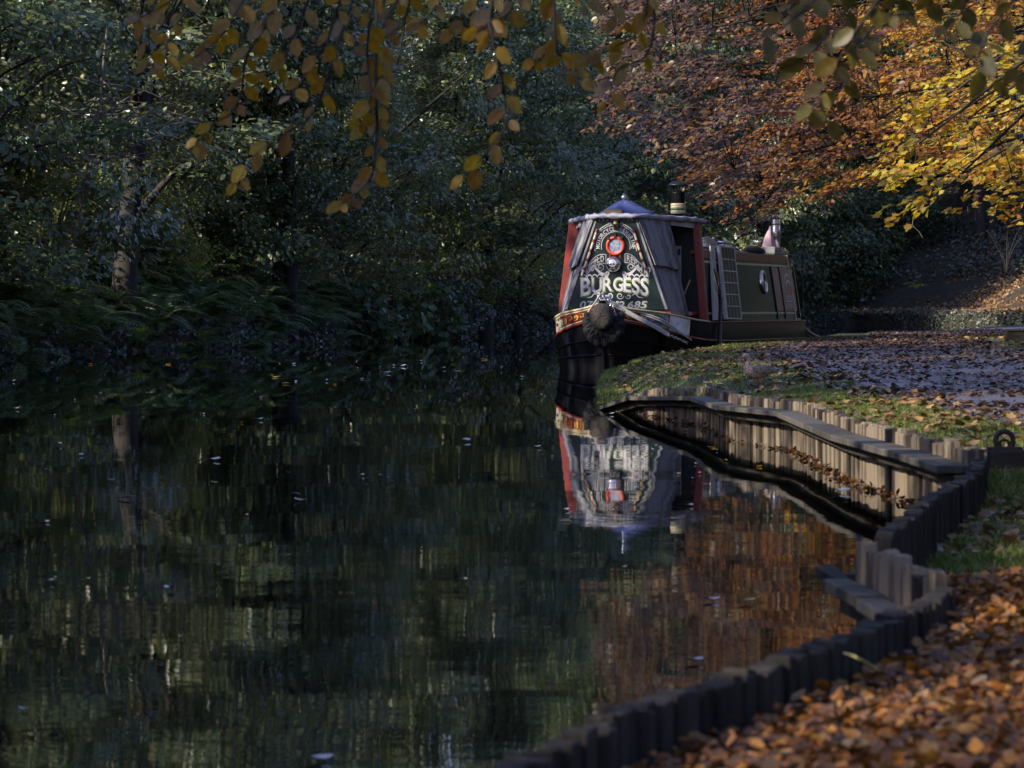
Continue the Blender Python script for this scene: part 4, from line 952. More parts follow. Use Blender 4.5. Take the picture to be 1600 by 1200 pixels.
# small silver animal figurine
q = seat(1183, 377, .5, ROOF + .105); root = thing('horse_figurine', 'little silver long-necked animal figurine standing on the wooden spar', 'figurine', q)
m = MB(); m.smooth = True; P = spline([(0, .05, .10), (0, .0, .11), (0, -.05, .115), (0, -.09, .15), (0, -.11, .20), (0, -.125, .235), (0, -.16, .225)], 5); m.tube([Vector(p) for p in P], list(np.interp(np.linspace(0, 1, len(P)), [0, .1, .45, .6, .8, .93, 1], [.012, .035, .034, .022, .016, .022, .010])), 10)
for yy, s in ((.04, 1), (.04, -1), (-.05, 1), (-.05, -1)): m.tube([Vector((s * .02, yy, .10)), Vector((s * .022, yy + .008, .05)), Vector((s * .022, yy, 0))], [.014, .009, .010], 7)
m.tube([Vector((0, .055, .11)), Vector((0, .085, .09)), Vector((0, .09, .05))], [.008, .010, .004], 6)
for s in (-1, 1): m.tube([Vector((s * .012, -.118, .245)), Vector((s * .016, -.115, .275))], [.008, .002], 5)
m.build('body', M_CHROME, root)
# folded black cover, pink striped cone, white clutter box
q = seat(1177, 388, .6, ROOF - .01); m = MB(); m.smooth = True; rings = []
for i, t in enumerate(np.linspace(-.55, .55, 9)):
    k = math.sqrt(max(.05, 1 - (t / .6) ** 2)); rings.append([Vector((.16 * k * math.cos(a), t, max(0, .10 * k * math.sin(a) * (1 + .3 * math.sin(7 * t + 3 * a))))) for a in np.linspace(0, 2 * PI, 15)[:-1]])
m.loft(rings); o = m.build('folded_cover', M_ROPEK); o.matrix_world = BM @ Matrix.Translation(q); tag(o, 'crumpled black cover lying on the roof beside the spar', 'cover')
q = seat(1206, 388, .55, ROOF - .01); root = thing('white_planter', 'white painted trough with red spots at the stern end of the roof', 'planter', q)
m = MB(); m.box((0, 0, .055), (.22, .62, .11), taper=1.12); m.box((0, .6, .035), (.2, .5, .07), taper=1.05); m.build('trough', M_WHITE, root, bevel=.008)
m = MB()
for yy, zz in ((-.2, .05), (.12, .06), (-.02, .045)): m.lathe([(.028, 0), (.028, .006), (0, .01)], (.118, yy, zz), 10, Matrix.Rotation(PI / 2, 3, 'Y'))
m.build('painted_spot', M_RED, root)
q = seat(1202, 378, .45, ROOF + .10); root = thing('windsock_cone', 'pale pink folded cone with a crooked tip above the white trough', 'cone', q)
m = MB(); m.smooth = True; P = spline([(0, 0, 0), (0, 0, .10), (.0, .01, .2), (.01, .02, .28), (.01, .06, .36)], 4); m.tube([Vector(p) for p in P], list(np.interp(np.linspace(0, 1, len(P)), [0, .3, .6, .8, 1], [.105, .08, .045, .022, .014])), 12, lobes=6); m.build('cloth', paint('pink_cloth', (.55, .36, .40), (.40, .30, .38), rough=.8, scale=(12, 12, 12), bump=.2), root)
# ================================================================ VEGETATION
DKG = [(.05, .07, .04), (.07, .10, .05), (.085, .12, .045), (.065, .095, .06), (.14, .15, .05), (.08, .10, .06), (.10, .13, .06), (.20, .19, .065)]
MIDG = [(.06, .095, .05), (.09, .13, .06), (.12, .15, .06), (.07, .11, .065), (.19, .19, .08), (.08, .12, .06), (.07, .105, .07)]
YELG = [(.09, .12, .06), (.13, .15, .055), (.20, .19, .08), (.10, .13, .06), (.26, .23, .12), (.07, .11, .065), (.11, .14, .08)]
M_LDARK = leafmat('leaf_dark_green', DKG, .28, .36, spec=.8); M_LMID = leafmat('leaf_mid_green', MIDG, .35, .42, spec=.55); M_LYEL = leafmat('leaf_yellow_green', YELG, .4, .46, spec=.45)
M_LBROWN = leafmat('leaf_dead_brown', [(.07, .04, .025), (.11, .06, .035), (.05, .03, .02), (.14, .09, .05)], .2, .6)
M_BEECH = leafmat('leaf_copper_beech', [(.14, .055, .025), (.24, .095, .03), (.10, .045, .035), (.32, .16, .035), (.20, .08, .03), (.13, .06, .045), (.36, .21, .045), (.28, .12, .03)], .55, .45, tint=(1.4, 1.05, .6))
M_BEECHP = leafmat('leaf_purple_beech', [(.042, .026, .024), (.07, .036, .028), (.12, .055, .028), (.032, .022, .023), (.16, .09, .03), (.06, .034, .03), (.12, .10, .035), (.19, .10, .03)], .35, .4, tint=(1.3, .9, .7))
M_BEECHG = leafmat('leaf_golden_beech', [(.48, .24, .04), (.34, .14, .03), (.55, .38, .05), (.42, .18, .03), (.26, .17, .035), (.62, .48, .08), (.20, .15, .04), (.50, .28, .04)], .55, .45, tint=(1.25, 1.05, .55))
M_MAPLEY = leafmat('leaf_yellow_maple', [(.52, .36, .03), (.62, .48, .05), (.40, .20, .025), (.46, .40, .05), (.28, .26, .04)], .5, .5, tint=(1.2, 1.1, .5))
M_FERN = leafmat('fern_green', [(.065, .11, .06), (.10, .15, .06), (.13, .17, .065), (.08, .125, .075)], .35, .4)
M_FERNY = leafmat('fern_bright', [(.10, .16, .02), (.15, .21, .03), (.18, .22, .035)], .4, .5)  # brighter copy of fern_green, sunlight on the fronds put into the colour
M_BRAMBLE = leafmat('bramble_leaf', [(.035, .05, .04), (.055, .075, .05), (.08, .07, .05), (.045, .065, .055), (.09, .08, .04)], .2, .42)
M_GRASS = leafmat('grass_blade', [(.045, .08, .012), (.08, .12, .016), (.12, .155, .024), (.17, .18, .04), (.06, .095, .015)], .35, .5)
M_SEDGE = leafmat('sedge_blade', [(.04, .07, .03), (.07, .10, .04), (.10, .12, .05)], .3, .45)
M_LITTER = leafmat('fallen_leaf_orange', [(.17, .055, .006), (.26, .095, .008), (.09, .032, .008), (.33, .14, .016), (.045, .02, .008), (.20, .07, .007), (.11, .055, .022), (.26, .14, .035), (.05, .03, .02), (.12, .045, .015)], .15, .55, veins=True)
M_LITTERD = leafmat('fallen_leaf_wet', [(.035, .022, .016), (.06, .035, .022), (.09, .05, .03), (.045, .03, .026), (.13, .075, .035), (.05, .04, .042)], .05, .34, spec=.6)
M_LITTERM = leafmat('fallen_leaf_mixed', [(.06, .035, .02), (.12, .06, .03), (.22, .10, .03), (.30, .20, .06), (.16, .10, .05), (.09, .05, .03)], .12, .45)
M_FORE = leafmat('beech_leaf_veined', [(.26, .15, .018), (.33, .23, .022), (.18, .085, .016), (.38, .29, .03), (.21, .10, .02), (.30, .21, .03), (.21, .15, .12), (.36, .26, .028)], .6, .5, veins=True, tint=(1.25, 1.0, .45))
M_FOREG = leafmat('beech_leaf_olive', [(.10, .085, .018), (.15, .10, .02), (.08, .06, .016), (.13, .12, .025)], .5, .45, veins=True, tint=(1.2, 1.1, .5))
M_BARK = wood_mat('bark', (.036, .032, .028), (.019, .017, .015), (.008, .0075, .007), .9)
M_BARKP = wood_mat('pale_bark', (.22, .20, .16), (.11, .10, .08), (.035, .03, .025), .9)
M_TWIG = paint('dry_twig', (.16, .13, .10), (.06, .05, .04), rough=.8, scale=(9, 9, 9), bump=0)

def clump_leaves(cent, size, n, L, flat=.45, droop=.35, wl=.62, up=.9, jit=.55):
    """leaves scattered in flattened clumps -> (P, D, N, L, W) arrays"""
    cent = np.asarray(cent, float); k = len(cent); size = np.broadcast_to(np.asarray(size, float), (k,))
    w = size ** 2; idx = rng.choice(k, n, p=w / w.sum())
    g = rng.normal(0, 1, (n, 3)); g = g / np.maximum(1, np.linalg.norm(g, axis=1, keepdims=True) / 1.7)
    P = cent[idx] + g * size[idx][:, None] * np.array([1, 1, flat])
    cn = rng.normal(0, .5, (k, 3)); cn[:, 2] = np.abs(cn[:, 2]); cd = rng.normal(0, .55, (k, 3)); cd[:, 2] *= .3
    D = g * np.array([.7, .7, .2]) + cd[idx] + rng.normal(0, .5, (n, 3)); D[:, 2] -= droop
    Nn = rng.normal(0, jit * .75, (n, 3)) + cn[idx]; Nn[:, 2] += up * .7; Nn[:, 1] -= .35
    l = L * rng.uniform(.65, 1.25, n)
    return P, D, Nn, l, l * wl * rng.uniform(.8, 1.15, n)
def limbs(m, base, tips, r0, mid=.45, n=6):
    for t in tips:
        b = Vector(base) if not hasattr(base, '__call__') else base(t); t = Vector(t)
        q = b.lerp(t, .5) + Vector((random.uniform(-.3, .3), random.uniform(-.3, .3), random.uniform(.1, .5)))
        P = [Vector(p) for p in spline([b, q, t], 4)]; m.tube(P, list(np.linspace(r0, r0 * .18, len(P))), n, cap=False)
def tree_meshes(h, rx, zc0, n, L, mat, seed, lean=(0, 0), r=.2, bark=None, tpl=OVATE, nclump=150, csize=(.22, .62), stems=1, flat=.34):
    global rng
    keep = rng; rng = np.random.default_rng(seed); random.seed(seed)
    zc = (zc0 + h) / 2; rz = (h - zc0) / 2
    C_ = []
    for _ in range(nclump):
        t = rng.random(); a = rng.uniform(0, 2 * PI); k = rx * (.8 + .35 * math.sin(PI * min(1, t * 1.25)) - .55 * t ** 3) * math.sqrt(rng.uniform(.12, 1)); z = zc0 + (h - zc0) * t
        C_.append((k * math.cos(a) + lean[0] * z / h, k * math.sin(a) + lean[1] * z / h, z))
    C_ = np.array(C_); S = rng.uniform(csize[0], csize[1], nclump)
    P = clump_leaves(C_, S, n, L, flat)
    me = leaf_mesh('crown', [P + (tpl,)])
    m = MB(); m.smooth = True
    for s in range(stems):
        off = Vector((random.uniform(-.35, .35), random.uniform(-.3, .3), 0)) if stems > 1 else Vector((0, 0, 0))
        pts = spline([off + Vector((0, 0, -.4)), off + Vector((lean[0] * .12 + random.uniform(-.08, .08), lean[1] * .12, h * .14)), off * 1.6 + Vector((lean[0] * .32 + random.uniform(-.15, .15), lean[1] * .32, h * .36)), off * 2 + Vector((lean[0] * .6, lean[1] * .6, h * .62)), off * 2.4 + Vector((lean[0] * .92, lean[1] * .92, h * .95))], 5)
        rr = r / math.sqrt(stems); m.tube([Vector(p) for p in pts], [rr * (1.35 if i == 0 else 1.1 if i < 3 else 1) * (1 - .9 * i / len(pts)) for i in range(len(pts))], 10)
        T = C_[rng.choice(nclump, 14 // stems + 3, replace=False)]
        for t in T:
            z0 = max(h * .12, t[2] * .62); k = z0 / h; b = off * (1 + 1.4 * k) + Vector((lean[0] * k, lean[1] * k, z0)); limbs(m, b, [t], rr * (1 - .85 * k) * .42, n=5)
    me2 = bpy.data.meshes.new('trunk'); me2.from_pydata(m.v, [], m.f); me2.polygons.foreach_set('use_smooth', [True] * len(m.f))
    me.materials.append(mat); me2.materials.append(bark or M_BARK); rng = keep
    return me, me2
def plant_tree(meshes, name, label, x, y, z, rz, s, sz=None, group=None, cat='tree'):
    r = empty(name, (x, y, z), rz); r.scale = (s, s, sz or s); tag(r, label, cat, group)
    for nm, me in zip(('crown', 'trunk'), meshes):
        o = bpy.data.objects.new(nm, me); C.objects.link(o); o.parent = r
    return r
T1 = tree_meshes(13, 3.2, .9, 26000, .155, M_LDARK, 1, r=.22)
T2 = tree_meshes(12, 2.8, .7, 24000, .14, M_LMID, 2, lean=(.9, -.5), r=.16)
T3 = tree_meshes(11, 3.0, 2.6, 22000, .15, M_LDARK, 3, r=.34, stems=3)
T4 = tree_meshes(10, 2.6, .6, 22000, .125, M_LYEL, 4, lean=(-.6, -.4), r=.14)
T5 = tree_meshes(14, 3.4, 3.1, 22000, .16, M_LDARK, 5, lean=(1.2, -.3), r=.30)
def far_px(px, Y):
    X = (px - 800) * Y / F; s = far_s(X, Y)
    return X, Y
def bank_z(X, Y):
    i = int(np.argmin((FDX - X) ** 2 + (FDY - Y) ** 2)); d = math.hypot(FDX[i] - X, FDY[i] - Y); return far_z(d, _ds[i])
FT = [  # (mesh, px of the trunk, distance, turn, size, name, label)
    (T5, 188, 73.2, .4, 1.0, 'thick dark trunk standing bare above the ferns, the bright gap just past it'),
    (T1, -5, 66, 2.0, .95, 'grey-barked tree at the edge of the wood behind the tallest ferns'),
    (T3, 462, 84.5, 1.0, 1.05, 'tree of three close grey stems behind the young maple'),
    (T2, 300, 83, 4.0, .95, 'slender mid-green tree beside the bright gap in the wood'),
    (T1, 590, 98, 3.6, 1.0, 'dense dark green tree rising behind the broad-leaved maple sapling'),
    (T5, 757, 109.3, 5.2, .9, 'dark straight trunk above the bramble bank'),
    (T2, 806, 115, .9, 1.0, 'leaning tree with a pale sunlit patch at its foot'),
    (T4, 690, 108, 2.5, .95, 'yellowing small-leaved tree between the sapling and the dark trunk'),
    (T2, 880, 131, 1.6, 1.35, 'mid-green tree directly behind the bow of the boat'),
    (T1, 960, 144, 4.4, 1.4, 'dark tree behind the blue dome of the boat'),
    (T3, 1060, 160, 2.2, 1.1, 'dark many-stemmed tree behind the boat chimney'),
    (T5, 1205, 184, 3.3, 1.1, 'tall trunk seen past the stove pipe under the orange leaves'),
    (T4, 120, 77, 1.1, .95, 'yellow-green tree leaning over the ferns by the water'),
    (T2, -70, 62, 1.3, 1.05, 'large mid-green tree half out of the picture over the ferns'),
    (T1, 380, 84, 5.5, .9, 'dark low-branched tree over the fern bank'),
    (T4, 540, 93, .2, .9, 'speckled yellow-green tree beside the three grey stems'),
]
for k, (tm, px, Y, rz, s, lab) in enumerate(FT):
    X, Y = far_px(px, Y); plant_tree(tm, 'woodland_tree', lab, X, Y, bank_z(X, Y) - .05, rz, s)
for k in range(26):                                                              # the second and third rows of the wood
    s_ = far_s(-7.8, 71) + (S_TURN - far_s(-7.8, 71) + 26) * (k + .5) / 26; off = (7.5, 13, 10)[k % 3] + random.uniform(-1, 1)
    x, y = far_at(s_, off)
    if blocks(x, y, far_z(off, s_), 15): continue
    plant_tree((T1, T3, T2, T5, T4)[k % 5], 'woodland_tree', 'tall green tree standing deep in the wood behind the bank', x, y, far_z(off, s_) - .1, random.uniform(0, 6), random.uniform(1.1, 1.45), group='trees deep in the wood')
# shrubs, brambles and saplings along the bank
def bush_mesh(n, rx, h, L, mat, seed, tpl=RHOMB, flat=.5, nclump=26, wl=.65, droop=.4, cs=(.22, .42)):
    global rng
    keep = rng; rng = np.random.default_rng(seed)
    d = unit(rng.normal(0, 1, (nclump, 3))) * rng.uniform(.4, 1, (nclump, 1)) ** .5; d[:, 2] = np.abs(d[:, 2])
    me = leaf_mesh('foliage', [clump_leaves(d * np.array([rx, rx, h]) + np.array([0, 0, .05]), rng.uniform(cs[0], cs[1], nclump), n, L, flat, droop, wl) + (tpl,)])
    me.materials.append(mat); rng = keep
    m = MB(); m.smooth = True
    for q in d[:16]: limbs(m, (0, 0, -.1), [(q[0] * rx * .9, q[1] * rx * .9, q[2] * h * .95)], .02, n=4)
    m2 = bpy.data.meshes.new('stem'); m2.from_pydata(m.v, [], m.f); m2.materials.append(M_TWIG)
    return me, m2
def plant_bush(meshes, name, label, x, y, z, rz, s, group=None, cat='shrub'):
    r = empty(name, (x, y, z), rz); r.scale = (s,) * 3; tag(r, label, cat, group)
    for nm, me in zip(('foliage', 'stem'), meshes): o = bpy.data.objects.new(nm, me); C.objects.link(o); o.parent = r
    return r
B1 = bush_mesh(5200, 1.1, 1.6, .115, M_BRAMBLE, 21, wl=.75, droop=.5)
B2 = bush_mesh(4200, 1.0, 2.2, .135, M_LDARK, 22)
B3 = bush_mesh(1500, .85, 1.9, .22, M_LMID, 23, tpl=MAPLE, wl=.95, cs=(.3, .5), droop=.7)
B4 = bush_mesh(4200, 1.0, 2.0, .12, M_LMID, 24)
B5 = bush_mesh(3500, 1.2, 1.2, .075, M_LBROWN, 25)
M_LSUNLIT = leafmat('leaf_sunlit_tint', [(.16, .19, .05), (.24, .24, .06), (.12, .16, .05), (.32, .29, .09), (.20, .20, .06), (.09, .13, .045)], .5, .5)  # leaf colours raised to imitate sunlit, backlit foliage
B6 = bush_mesh(3600, 1.0, 1.9, .105, M_LSUNLIT, 26)
for px, Y, zz, s, lab in ((235, 77.5, 1.6, 1.0, 'yellow-green hazel added with sunlit leaf colour in the gap past the bare trunk'), (268, 80, 1.3, .8, 'small yellow-green hazel added with sunlit leaf colour low behind the ferns'), (85, 66, 2.2, .9, 'pale yellow-green hazel added with sunlit leaf colour above the tallest ferns'), (640, 99, 1.6, .9, 'yellow-green hazel added with sunlit leaf colour above the maple saplings'), (725, 108, 1.0, .8, 'pale hazel shrub added with sunlit leaf colour at the foot of the dark straight trunk'), (850, 120, 1.2, 1.0, 'yellow-green hazel added with sunlit leaf colour beside the bow of the boat')):
    X, Y = far_px(px, Y); plant_bush(B6, 'sunpatch', lab, X, Y, zz, px, s, cat='shrub')  # bushes added to stand in for sunlit patches in the wood
sap = [(600, 96, 1.0), (655, 100, .9), (560, 92, .8)]
for (px, Y, s), lab in zip(sap, ('young maple sapling with broad pale leaves over the water', 'broad-leaved maple shrub next to the brambles', 'small broad-leaved sapling below the three grey stems')):
    X, Y = far_px(px, Y); plant_bush(B3, 'maple_sapling', lab, X, Y, bank_z(X, Y), px, s, cat='sapling')
kk = 0
for k in range(84):
    s_ = far_s(-9.5, 46) + (S_TURN - far_s(-9.5, 46) + 6) * (k + random.random()) / 84; off = (.5, 2.2, 3.6)[k % 3] + random.uniform(-.3, .4)
    x, y = far_at(s_, off); px = 800 + x / y * F
    if off < 1.6 and px < 520: continue
    if off > 1.3 and min(abs(px - t) for t in (188, 455, 757, 810)) < 30: continue                                           # ferns grow here
    me = B1 if (560 < px < 880 and off < 3) else (B2, B4, B2, B5, B4)[k % 5]
    lab, grp = {id(B1): ('dark bramble thicket trailing to the water', 'bramble thickets on the far bank'), id(B2): ('dark green shrub under the woodland trees', 'dark shrubs of the wood edge'),
                id(B4): ('mid-green shrub under the woodland trees', 'lighter shrubs of the wood edge'), id(B5): ('brown withered shrub under the woodland trees', 'withered shrubs of the wood edge')}[id(me)]
    plant_bush(me, 'bramble' if me is B1 else 'shrub', lab, x, y, far_z(off, s_) - .1, random.uniform(0, 6), random.uniform(.75, 1.2), grp, 'bramble' if me is B1 else 'shrub')
# ferns: arching fronds with narrow pinnae
def fern_mesh(nf, L, mat, seed, np_=26):
    r = random.Random(seed); P, D, Nn, l, w = [], [], [], [], []
    for i in range(nf):
        a = 2 * PI * i / nf + r.uniform(-.3, .3); rise = r.uniform(.55, 1.0); out = Vector((math.cos(a), math.sin(a), 0)); LL = L * r.uniform(.7, 1.15)
        prev = None
        for j in range(np_):
            t = (j + 1) / np_; p = out * (LL * (.28 * t + .62 * t * t)) + Vector((0, 0, LL * rise * (1.75 * t - 1.35 * t * t)))
            tn = (p - prev).normalized() if prev is not None else Vector((0, 0, 1)); prev = p
            if t < .14: continue
            side = tn.cross(Vector((0, 0, 1))); side = side.normalized() if side.length > .01 else Vector((-out.y, out.x, 0)); nn = side.cross(tn)
            wd = LL * .24 * math.sin(PI * min(1, (t * .92 + .06))) ** .8
            for s in (-1, 1): P.append(p); D.append(side * s + tn * .45 + Vector((0, 0, -.12))); Nn.append(nn + Vector((r.uniform(-.2, .2), r.uniform(-.2, .2), 0))); l.append(wd); w.append(LL * .034)
    me = leaf_mesh('frond', [(np.array(P), np.array(D), np.array(Nn), np.array(l), np.array(w), RHOMB)]); me.materials.append(mat); return me
FN = [fern_mesh(15, 1.25, M_FERN, 31), fern_mesh(12, 1.05, M_FERN, 32), fern_mesh(17, 1.4, M_FERN, 33)]
FNY = fern_mesh(8, .5, M_FERNY, 34)
def plant_fern(me, label, x, y, z, rz, s, group=None):
    r = bpy.data.objects.new('fern', me); C.objects.link(r); r.location = (x, y, z); r.rotation_euler = (random.uniform(-.15, .15), random.uniform(-.15, .15), rz); r.scale = (s,) * 3; return tag(r, label, 'fern', group)
s0, s1 = far_s(-9.2, 52), far_s(-3.4, 97)
for k in range(120):
    s_ = s0 + (s1 - s0) * (k + random.random()) / 120; off = (.05, .4, .9, 1.5, 2.3)[k % 5] + random.uniform(-.1, .25); x, y = far_at(s_, off)
    plant_fern(FN[k % 3], 'dark green arching fern on the shaded bank', x, y, far_z(off, s_) - .08 + (.0 if off < 1 else .1), random.uniform(0, 6), random.uniform(.7, 1.15), 'ferns on the shaded bank')
for px, py, Y, s, lab in ((182, 470, 70.4, 1.0, 'bright sunlit fern glowing yellow-green among dark ferns'), (218, 525, 69.2, .8, 'small sunlit fern hanging just above the water'), (318, 530, 75.6, .9, 'pale green sunlit fern at the water edge'), (390, 445, 83, 1.0, 'yellowing fern high on the bank'), (285, 545, 73.4, .7, 'low sunlit fern dipping its tips toward the water')):
    q = deep(px, py, Y); plant_fern(FNY, lab, q.x, q.y, q.z - .05, px, s)
# sedge tufts by the boat's bow
def blades(P, h, w, lean, n_seg=2):
    """grass blades as bent strips"""
    n = len(P); a = rng.uniform(0, 2 * PI, n); D = np.stack([np.cos(a), np.sin(a), np.zeros(n)], 1); ln = lean * rng.uniform(.2, 1, n) * h
    B = np.stack([-np.sin(a + rng.normal(0, .8, n)), np.cos(a), np.zeros(n)], 1) * (w * rng.uniform(.6, 1.2, n))[:, None] / 2
    up = np.array([0, 0, 1.0])
    p1 = P + D * (ln * .3)[:, None] + up * (h * .6)[:, None]; p2 = P + D * ln[:, None] + up * (h * (1 - .25 * lean))[:, None]
    V = np.stack([P - B, P + B, p1 + B * .8, p1 - B * .8, p2], 1); return V
def blade_mesh(name, V, mat):
    n = len(V); me = bpy.data.meshes.new(name); me.vertices.add(n * 5); me.vertices.foreach_set('co', V.reshape(-1).astype(np.float32))
    f = np.array([0, 1, 2, 3, 3, 2, 4]); lo = (np.arange(n)[:, None] * 5 + f[None]).reshape(-1); me.loops.add(n * 7); me.loops.foreach_set('vertex_index', lo.astype(np.int32))
    me.polygons.add(n * 2); me.polygons.foreach_set('loop_start', (np.arange(n)[:, None] * 7 + np.array([0, 4])[None]).reshape(-1).astype(np.int32)); me.polygons.foreach_set('loop_total', np.tile([4, 3], n).astype(np.int32))
    me.update(calc_edges=True); me.materials.append(mat); return me
def tuft_mesh(n, r, h, seed, lean=.8, w=.012):
    P = np.stack([rng.normal(0, r, n), rng.normal(0, r, n), np.zeros(n)], 1); return blade_mesh('blades', blades(P, h * rng.uniform(.5, 1.1, n), w, lean), M_SEDGE)
SD = [tuft_mesh(160, .12, .95, 1), tuft_mesh(120, .10, .7, 2)]
for k in range(16):
    px = random.choice([820, 835, 850, 862, 700, 740, 460, 490]) + random.uniform(-14, 14); X, Y = far_px(px, np.interp(px, [400, 600, 750, 870], [80.5, 96.5, 109.5, 125])); i = far_s(X, Y); x, y = far_at(i, random.uniform(.1, 1.1))
    o = bpy.data.objects.new('sedge_tuft', SD[k % 2]); C.objects.link(o); o.location = (x, y, .15); o.rotation_euler = (0, 0, k); o.scale = (random.uniform(.8, 1.3),) * 3; tag(o, 'tuft of long arching sedge blades at the far waterline', 'sedge', 'sedge tufts at the far waterline')
# bare dead branches tangled over the dark trunk
root = empty('dead_branch', deep(215, 200, 63)); tag(root, 'tangle of bare dead branches hanging before the thick dark trunk', 'branch')
m = MB(); m.smooth = True
for k in range(46):
    a = Vector((random.uniform(-1.2, .6), random.uniform(-.5, .5), random.uniform(-.7, .9))); d = Vector((random.choice([-1, 1, 1]) * random.uniform(.5, 1.6), random.uniform(-.4, .4), random.uniform(-.35, .45)))
    P = spline([a, a + d * .5 + Vector((0, 0, random.uniform(-.1, .12))), a + d + Vector((0, 0, random.uniform(-.25, .1)))], 4); m.tube([Vector(p) for p in P], list(np.linspace(random.uniform(.009, .02), .004, len(P))), 5)
for px, ya, yb in ((150, 40, 300), (130, 180, 380), (70, 30, 130)):
    P = spline([deep(px + 18, ya, 63) - root.location, deep(px + 4, (ya + yb) / 2, 63) - root.location, deep(px - 14, yb, 63) - root.location], 5); m.tube([Vector(p) for p in P], list(np.linspace(.022, .035, len(P))), 6)
m.build('twig', M_TWIG, root)
# the far-right slope: ivy shrubs, young ash, vine, thin post, a pale fern
def bank_d(X, Y): return float(np.sqrt(np.min((FDX - X) ** 2 + (FDY - Y) ** 2)))
def bend_y(X): return np.interp(X, FPX[FPX > -4], FPY[FPX > -4])
random.seed(61)
for k in range(84):
    x = 8.5 + 25 * (k * .618 % 1); off = (4.2, 6, 8.5, 11.5, 15, 19)[k % 6] + random.uniform(-.8, .8); y = bend_y(x) + off; px = 800 + x / y * F
    if (px > 1360 and bank_d(x, y) < 5.2) or (px > 1470 and bank_d(x, y) < 7): continue
    plant_bush((B2, B1, B2, B4)[k % 4], 'ivy_shrub', 'dark ivy-leaved shrub on the steep slope beyond the bend', x, y, bank_z(x, y) - .3, random.uniform(0, 6), random.uniform(1.3, 2.3), 'ivy shrubs on the steep slope', 'shrub')
for k in range(40):
    x = 2 + 34 * (k * .618 % 1); off = random.uniform(11, 30); y = bend_y(x) + off
    if blocks(x, y, bank_z(x, y), 18) or (x / y * F > 570 and bank_d(x, y) < 8.5): continue
    plant_tree((T1, T3, T5, T4, T1)[k % 5], 'slope_tree', 'tall tree on the steep slope beyond the bend of the canal', x, y, bank_z(x, y) - .2, random.uniform(0, 6), random.uniform(1.2, 1.9), group='trees on the steep slope')
for px, py, Y, s in ((1432, 440, 186, 1.5), (1300, 455, 190, 1.1)):
    q = deep(px, py + 14, Y); plant_fern(FNY, 'pale green fern spreading low on the dark slope' if px > 1400 else 'faint fern beside the shaded slope foot', q.x, q.y, q.z, px, s)
q = deep(1254, 404, 150); m = MB(); m.tube([Vector((0, 0, -2.5)), Vector((0, 0, .9))], .05, 8); o = m.build('thin_post', M_BLACK); x, y = far_at(far_s(q.x, 185), 1.2); o.location = ((1254 - 800) * y / F, y, EYE - (404 - HOR) * y / F + .1); tag(o, 'thin dark post rising past the stern of the boat', 'post')
root = empty('bare_shrub', deep(1560, 392, 178)); tag(root, 'bare forked shrub on the sunlit slope under the yellow leaves', 'shrub')
m = MB(); m.smooth = True
for k in range(9):
    a = random.uniform(-1.0, 1.0); L = random.uniform(.6, 1.9); P = spline([(0.4, 0, -1.1), (.4 + a * .3, 0, -.2), (.4 + math.sin(a) * L * .7, random.uniform(-.3, .3), L * .45), (.4 + math.sin(a) * L, random.uniform(-.5, .5), L * .85 - .1)], 4)
    m.tube([Vector(p) for p in P], list(np.linspace(.035, .008, len(P))), 5)
m.build('stem', M_BARK, root)
P = spline([deep(1432, 325, 120), deep(1426, 350, 120), deep(1436, 362, 120), deep(1442, 372, 120)], 6); m = MB(); m.smooth = True; m.tube([Vector(p) for p in P], .012, 5); o = m.build('hanging_vine', M_TWIG); tag(o, 'thin curling vine dangling below the yellow leaves', 'vine')

# ---- the copper beech and the yellow maple that reach over from the path side
def spray_leaves(sprays, per, L, wl, tplL=.6):
    """flat drooping fans of leaves at each spray point"""
    P, D, Nn, l = [], [], [], []
    for c, d, n_ in sprays:
        d = Vector(d).normalized(); side = d.cross(Vector((0, 0, 1))).normalized(); up = side.cross(d)
        for i in range(per):
            t = random.random() ** .8 * tplL; s = random.choice((-1, 1)); o = random.uniform(0, .16) * (1.2 - t)
            P.append(Vector(c) + d * t + side * (s * o) + up * random.uniform(-.05, .05) + Vector((0, 0, -.22 * t * t)))
            D.append(d * .7 + side * s * .9 + Vector((random.uniform(-.5, .5), random.uniform(-.5, .5), random.uniform(-.7, .1)))); Nn.append(up + Vector((random.uniform(-.6, .6), random.uniform(-.9, .3), random.uniform(-.5, .5)))); l.append(L * random.uniform(.7, 1.2))
    l = np.array(l); return np.array([tuple(p) for p in P]), np.array([tuple(p) for p in D]), np.array([tuple(p) for p in Nn]), l, l * wl
def poly_in(px, py, poly):
    c = False; j = len(poly) - 1
    for i in range(len(poly)):
        a, b2 = poly[i], poly[j]
        if (a[1] > py) != (b2[1] > py) and px < (b2[0] - a[0]) * (py - a[1]) / (b2[1] - a[1]) + a[0]: c = not c
        j = i
    return c
